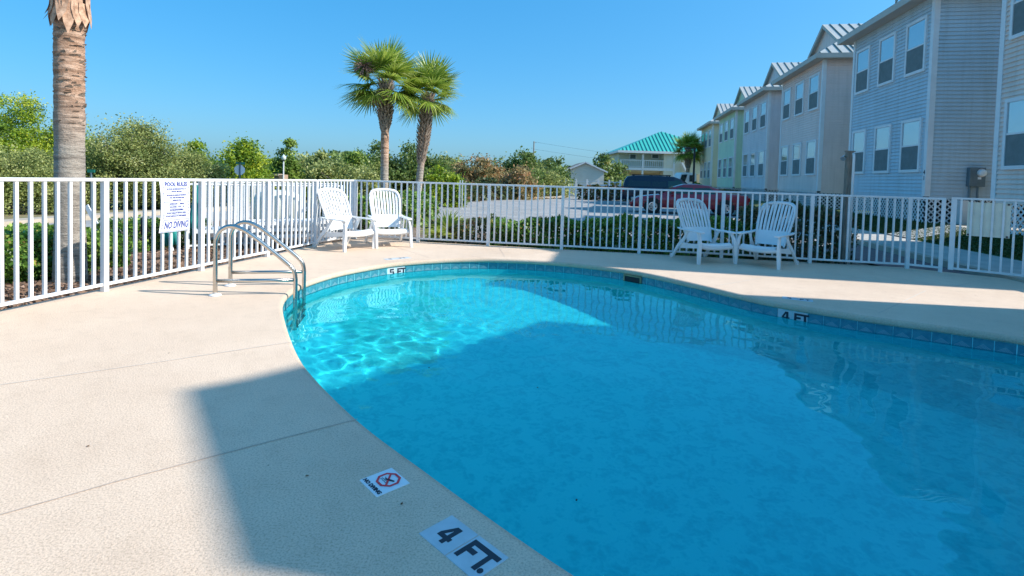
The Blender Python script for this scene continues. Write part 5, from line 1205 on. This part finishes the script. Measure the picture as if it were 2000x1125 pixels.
# octagonal sign seen from behind with street name blades
Y_ = 22; c_ = AT(468, 332, Y_); e = empty('octagonal_sign', Vector((c_.x, Y_, -.15)), 'back of an octagonal road sign on a post with green street name blades', 'road sign', rz=.75); zc = c_.z+.15; Ro = 9.6/1037*Y_/math.cos(math.pi/8)
mb = MB(); vs = [(Ro*math.cos(math.pi/8+i*math.pi/4), 0, zc+Ro*math.sin(math.pi/8+i*math.pi/4)) for i in range(8)]; vs += [(x, .01, z) for x, _, z in vs]; mb.add(vs, [tuple(range(8)), tuple(range(8, 16))]+[(i, (i+1) % 8, 8+(i+1) % 8, 8+i) for i in range(8)]); mb.build('plate', MT['sign_back'], e)
MB().box(-.025, .025, -.04, -.003, 0, zc+.33).build('post', MT['meter'], e)
MB().box(-.18, .20, -.03, -.015, zc+.23, zc+.33, mx=Matrix.Rotation(.25, 4, 'Z')).box(-.10, .08, -.2, .18, zc+.34, zc+.341).build('street_name_blade', MT['street_green'], e)
# second blade seen at the rail
c_ = AT(178, 337, 17); e = empty('street_name_sign', Vector((c_.x, 17, -.15)), 'small green street name blade just above the fence right of the near palm', 'road sign'); MB().box(-.02, .02, -.02, .02, 0, c_.z+.15).build('post', MT['meter'], e); MB().box(-.12, .12, -.01, .01, c_.z+.15, c_.z+.25).build('blade', MT['street_green'], e)
# globe lamp
Y_ = 25; c_ = AT(554, 309, Y_); e = empty('globe_lamp', Vector((c_.x, Y_, -.15)), 'white post lamp with an acorn globe in front of the trees', 'street lamp'); zc = c_.z+.15
MB().tube([(0, 0, 0), (0, 0, .3), (0, 0, .35), (0, 0, zc-.14)], [.07, .06, .035, .03], 10).build('post', MT['white_metal'], e); MB().tube([(0, 0, zc-.14), (0, 0, zc-.1)], [.05, .07], 12).build('collar', MT['rubber'], e)
MB().tube([(0, 0, zc-.1), (0, 0, zc-.03), (0, 0, zc+.05), (0, 0, zc+.11), (0, 0, zc+.15), (0, 0, zc+.19)], [.07, .11, .11, .07, .03, .012], 14).build('globe', MT['globe'], e, smooth=True)
# brick pillar and low roofed kiosk beside it
Y_ = 28; a_ = AT(517, 339, Y_); b_ = AT(545, 350, Y_); e = empty('entrance_kiosk', Vector((a_.x, Y_, -.15)), 'low grey brick entrance wall with a capped pillar left of the globe lamp', 'entrance wall'); X_ = b_.x-a_.x; Zt = a_.z+.15
MB().box(0, X_, 0, .4, 0, Zt-.1).build('wall', MT['brick'], e); MB().box(-.05, X_+.0, -.08, .48, Zt-.1, Zt).build('coping', MT['kerb'], e); MB().box(X_+.002, X_+.28, -.05, .45, 0, Zt-.03).build('pillar', mat('tan brick', (.45, .30, .22), .9, .15, 20), e)
# dark parking lamp
Y_ = 42; c_ = AT(1357, 288, Y_); e = empty('parking_lamp', Vector((c_.x, Y_, -.15)), 'dark parking lot lamp post with a single arm, left of the pale yellow house', 'street lamp'); zc = c_.z+.15; MB().tube([(0, 0, 0), (0, 0, zc)], .085, 8).build('post', MT['dark_pole'], e); ar_ = AT(1338, 289, Y_).x-c_.x
MB().bar((0, 0, zc-.06), (ar_*.6, 0, zc-.06), .06, .06).build('arm', MT['dark_pole'], e); MB().box(ar_, ar_*.5, -.16, .16, zc-.12, zc).build('lamp_head', MT['dark_pole'], e, bevel=.02)
# blue bin and yellow bush beside it
c_ = AT(1364, 352, 50); tag(MB().box(-.28, .28, -.3, .3, 0, 1.3).build('bin', mat('blue plastic', (.01, .09, .22), .5), loc=(c_.x, 50, -.2), bevel=.03), 'blue bin beside the pale yellow house', 'bin')
tree_at(1354, 1370, 354, 44, 'lime', 'tiny yellow bush at the foot of the dark lamp post', 61, vert=.95, name='round_bush', cat='bush')
# utility pole and wires, timber post
Y_ = 110; c_ = AT(1043, 276, Y_); e = empty('utility_pole', Vector((c_.x, Y_, -.2)), 'tall wooden utility pole with wires above the far trees', 'utility pole'); zc = c_.z+.2; MB().tube([(0, 0, 0), (0, 0, zc)], [.16, .11], 8).build('pole', MT['wood'], e); MB().bar((0, 0, zc-.3), (.5, 0, zc-.25), .06, .06).build('bracket', MT['wood'], e)
mb = MB()
for z0, z1_ in ((zc-.1, zc-2.4), (zc-1.6, zc-3.6)):
    mb.tube([(t_*42, 0, z0+(z1_-z0)*t_-2.2*math.sin(t_*math.pi)*.5) for t_ in [i/10 for i in range(11)]], .018, 3)
mb.build('wires', MT['dark_pole'], e)
c_ = AT(1068, 335, 45); tag(MB().box(-.06, .06, -.06, .06, 0, c_.z+.2).build('wooden_stake', MT['wood'], loc=(c_.x, 45, -.2)), 'thin brown wooden post in front of the white vinyl fence', 'post')
for px in (899, 903.5): 
    c_ = AT(px, 352, 24); tag(MB().box(-.022, .022, -.022, .022, 0, c_.z+.2).build('marker_post', MT['trim'], loc=(c_.x, 24, -.2)), ('left' if px < 900 else 'right')+' one of two thin white marker posts right of the golden bush', 'post', 'pair of thin white marker posts')

# ---------------------------------------------------------------- equipment yard behind the left fence corner
q0, q1 = Vector((-5.65, 9.25, -.1)), Vector((-3.5, 10.95, -.1)); q2 = Vector((-6.6, 11.2, -.1)); q3 = Vector((-4.3, 12.9, -.1))
fence('yard_fence', [q0, (q0*2+q1)/3, (q0+q1*2)/3, q1], 'lower white picket fence of the storage yard behind the left fence', scale=.98)
fence('yard_fence', [q2, (q2+q3)/2, q3], 'white picket fence at the back of the storage yard', scale=.98)
# white tank
c_ = G(536, 470, -.1); ce = Vector((-4.75, 10.75, -.1)); e = empty('storage_tank', ce, 'large white rounded tank in the yard behind the left fence', 'tank')
MB().tube([(0, 0, .38), (0, 0, .42), (0, 0, .85), (0, 0, .97), (0, 0, 1.03), (0, 0, 1.05)], [.40, .44, .44, .40, .25, .06], 24).build('shell', mat('aged white plastic', (.66, .67, .58), .5, .08, 3), e, smooth=True)
for a in range(4): MB().box(-.04+.3*math.cos(a*1.57+.7), .04+.3*math.cos(a*1.57+.7), -.04+.3*math.sin(a*1.57+.7), .04+.3*math.sin(a*1.57+.7), 0, .40).build('leg', MT['white_worn'], e)
MB().tube([(.3, -.3, .5), (.45, -.4, .4), (.5, -.42, .1)], .03, 8).build('pipe', MT['plastic'], e)
# stacked loungers
def lounger_stack(loc, rz_, label, seed):
    e = empty('sun_lounger', loc, label, 'sun lounger', 'white sun loungers stored in the yard', rz_)
    MB().box(-.9, .9, -.30, -.26, .0, .06).box(-.9, .9, .26, .30, .0, .06).build('frame', MT['plastic'], e)
    slm = MB().box(-.035, .035, -.26, .26, .035, .055).mesh('slat', MT['plastic'])
    for i in range(18): link('slat', slm, e, (-.85+.1*i, 0, 0))
for i in range(3): lounger_stack(Vector((-4.0+.02*i, 10.05, .12+.12*i)), .62, ['bottom', 'middle', 'top'][i]+' white slatted lounger of the stack beside the white tank', i)
for i, (x, y, a_) in enumerate(((-4.95, 9.95, .6),)): lounger_stack(Vector((x, y, .2)), a_, 'white slatted lounger lying left of the stack, behind the ladder', i)
# teal folded parasols
for i, (px, Y_, z1_, lab) in enumerate(((382, 9.75, 1.08, 'folded teal parasol standing in the yard, right of the pool rules sign'), (338, 9.0, .62, 'shorter folded teal parasol leaning below the pool rules sign'))):
    c_ = AT(px, 420, Y_); e = empty('folded_parasol', Vector((c_.x, Y_, -.1)), lab, 'parasol', 'teal parasols in the yard'); e.rotation_euler = (0, (.05 if i == 0 else -.16), 0)
    MB().tube([(0, 0, 0), (0, 0, z1_+.12)], .02, 8).build('pole', MT['white_metal'], e); mb = MB()
    for k_ in range(6): a = k_*1.047; mb.tube([(.02*math.cos(a), .02*math.sin(a), z1_+.05), (.06*math.cos(a), .06*math.sin(a), z1_*.75), (.085*math.cos(a), .085*math.sin(a), z1_*.45), (.07*math.cos(a), .07*math.sin(a), .12)], [.02, .045, .06, .03], 6)
    mb.build('canopy', MT['teal_cloth'], e, smooth=True)
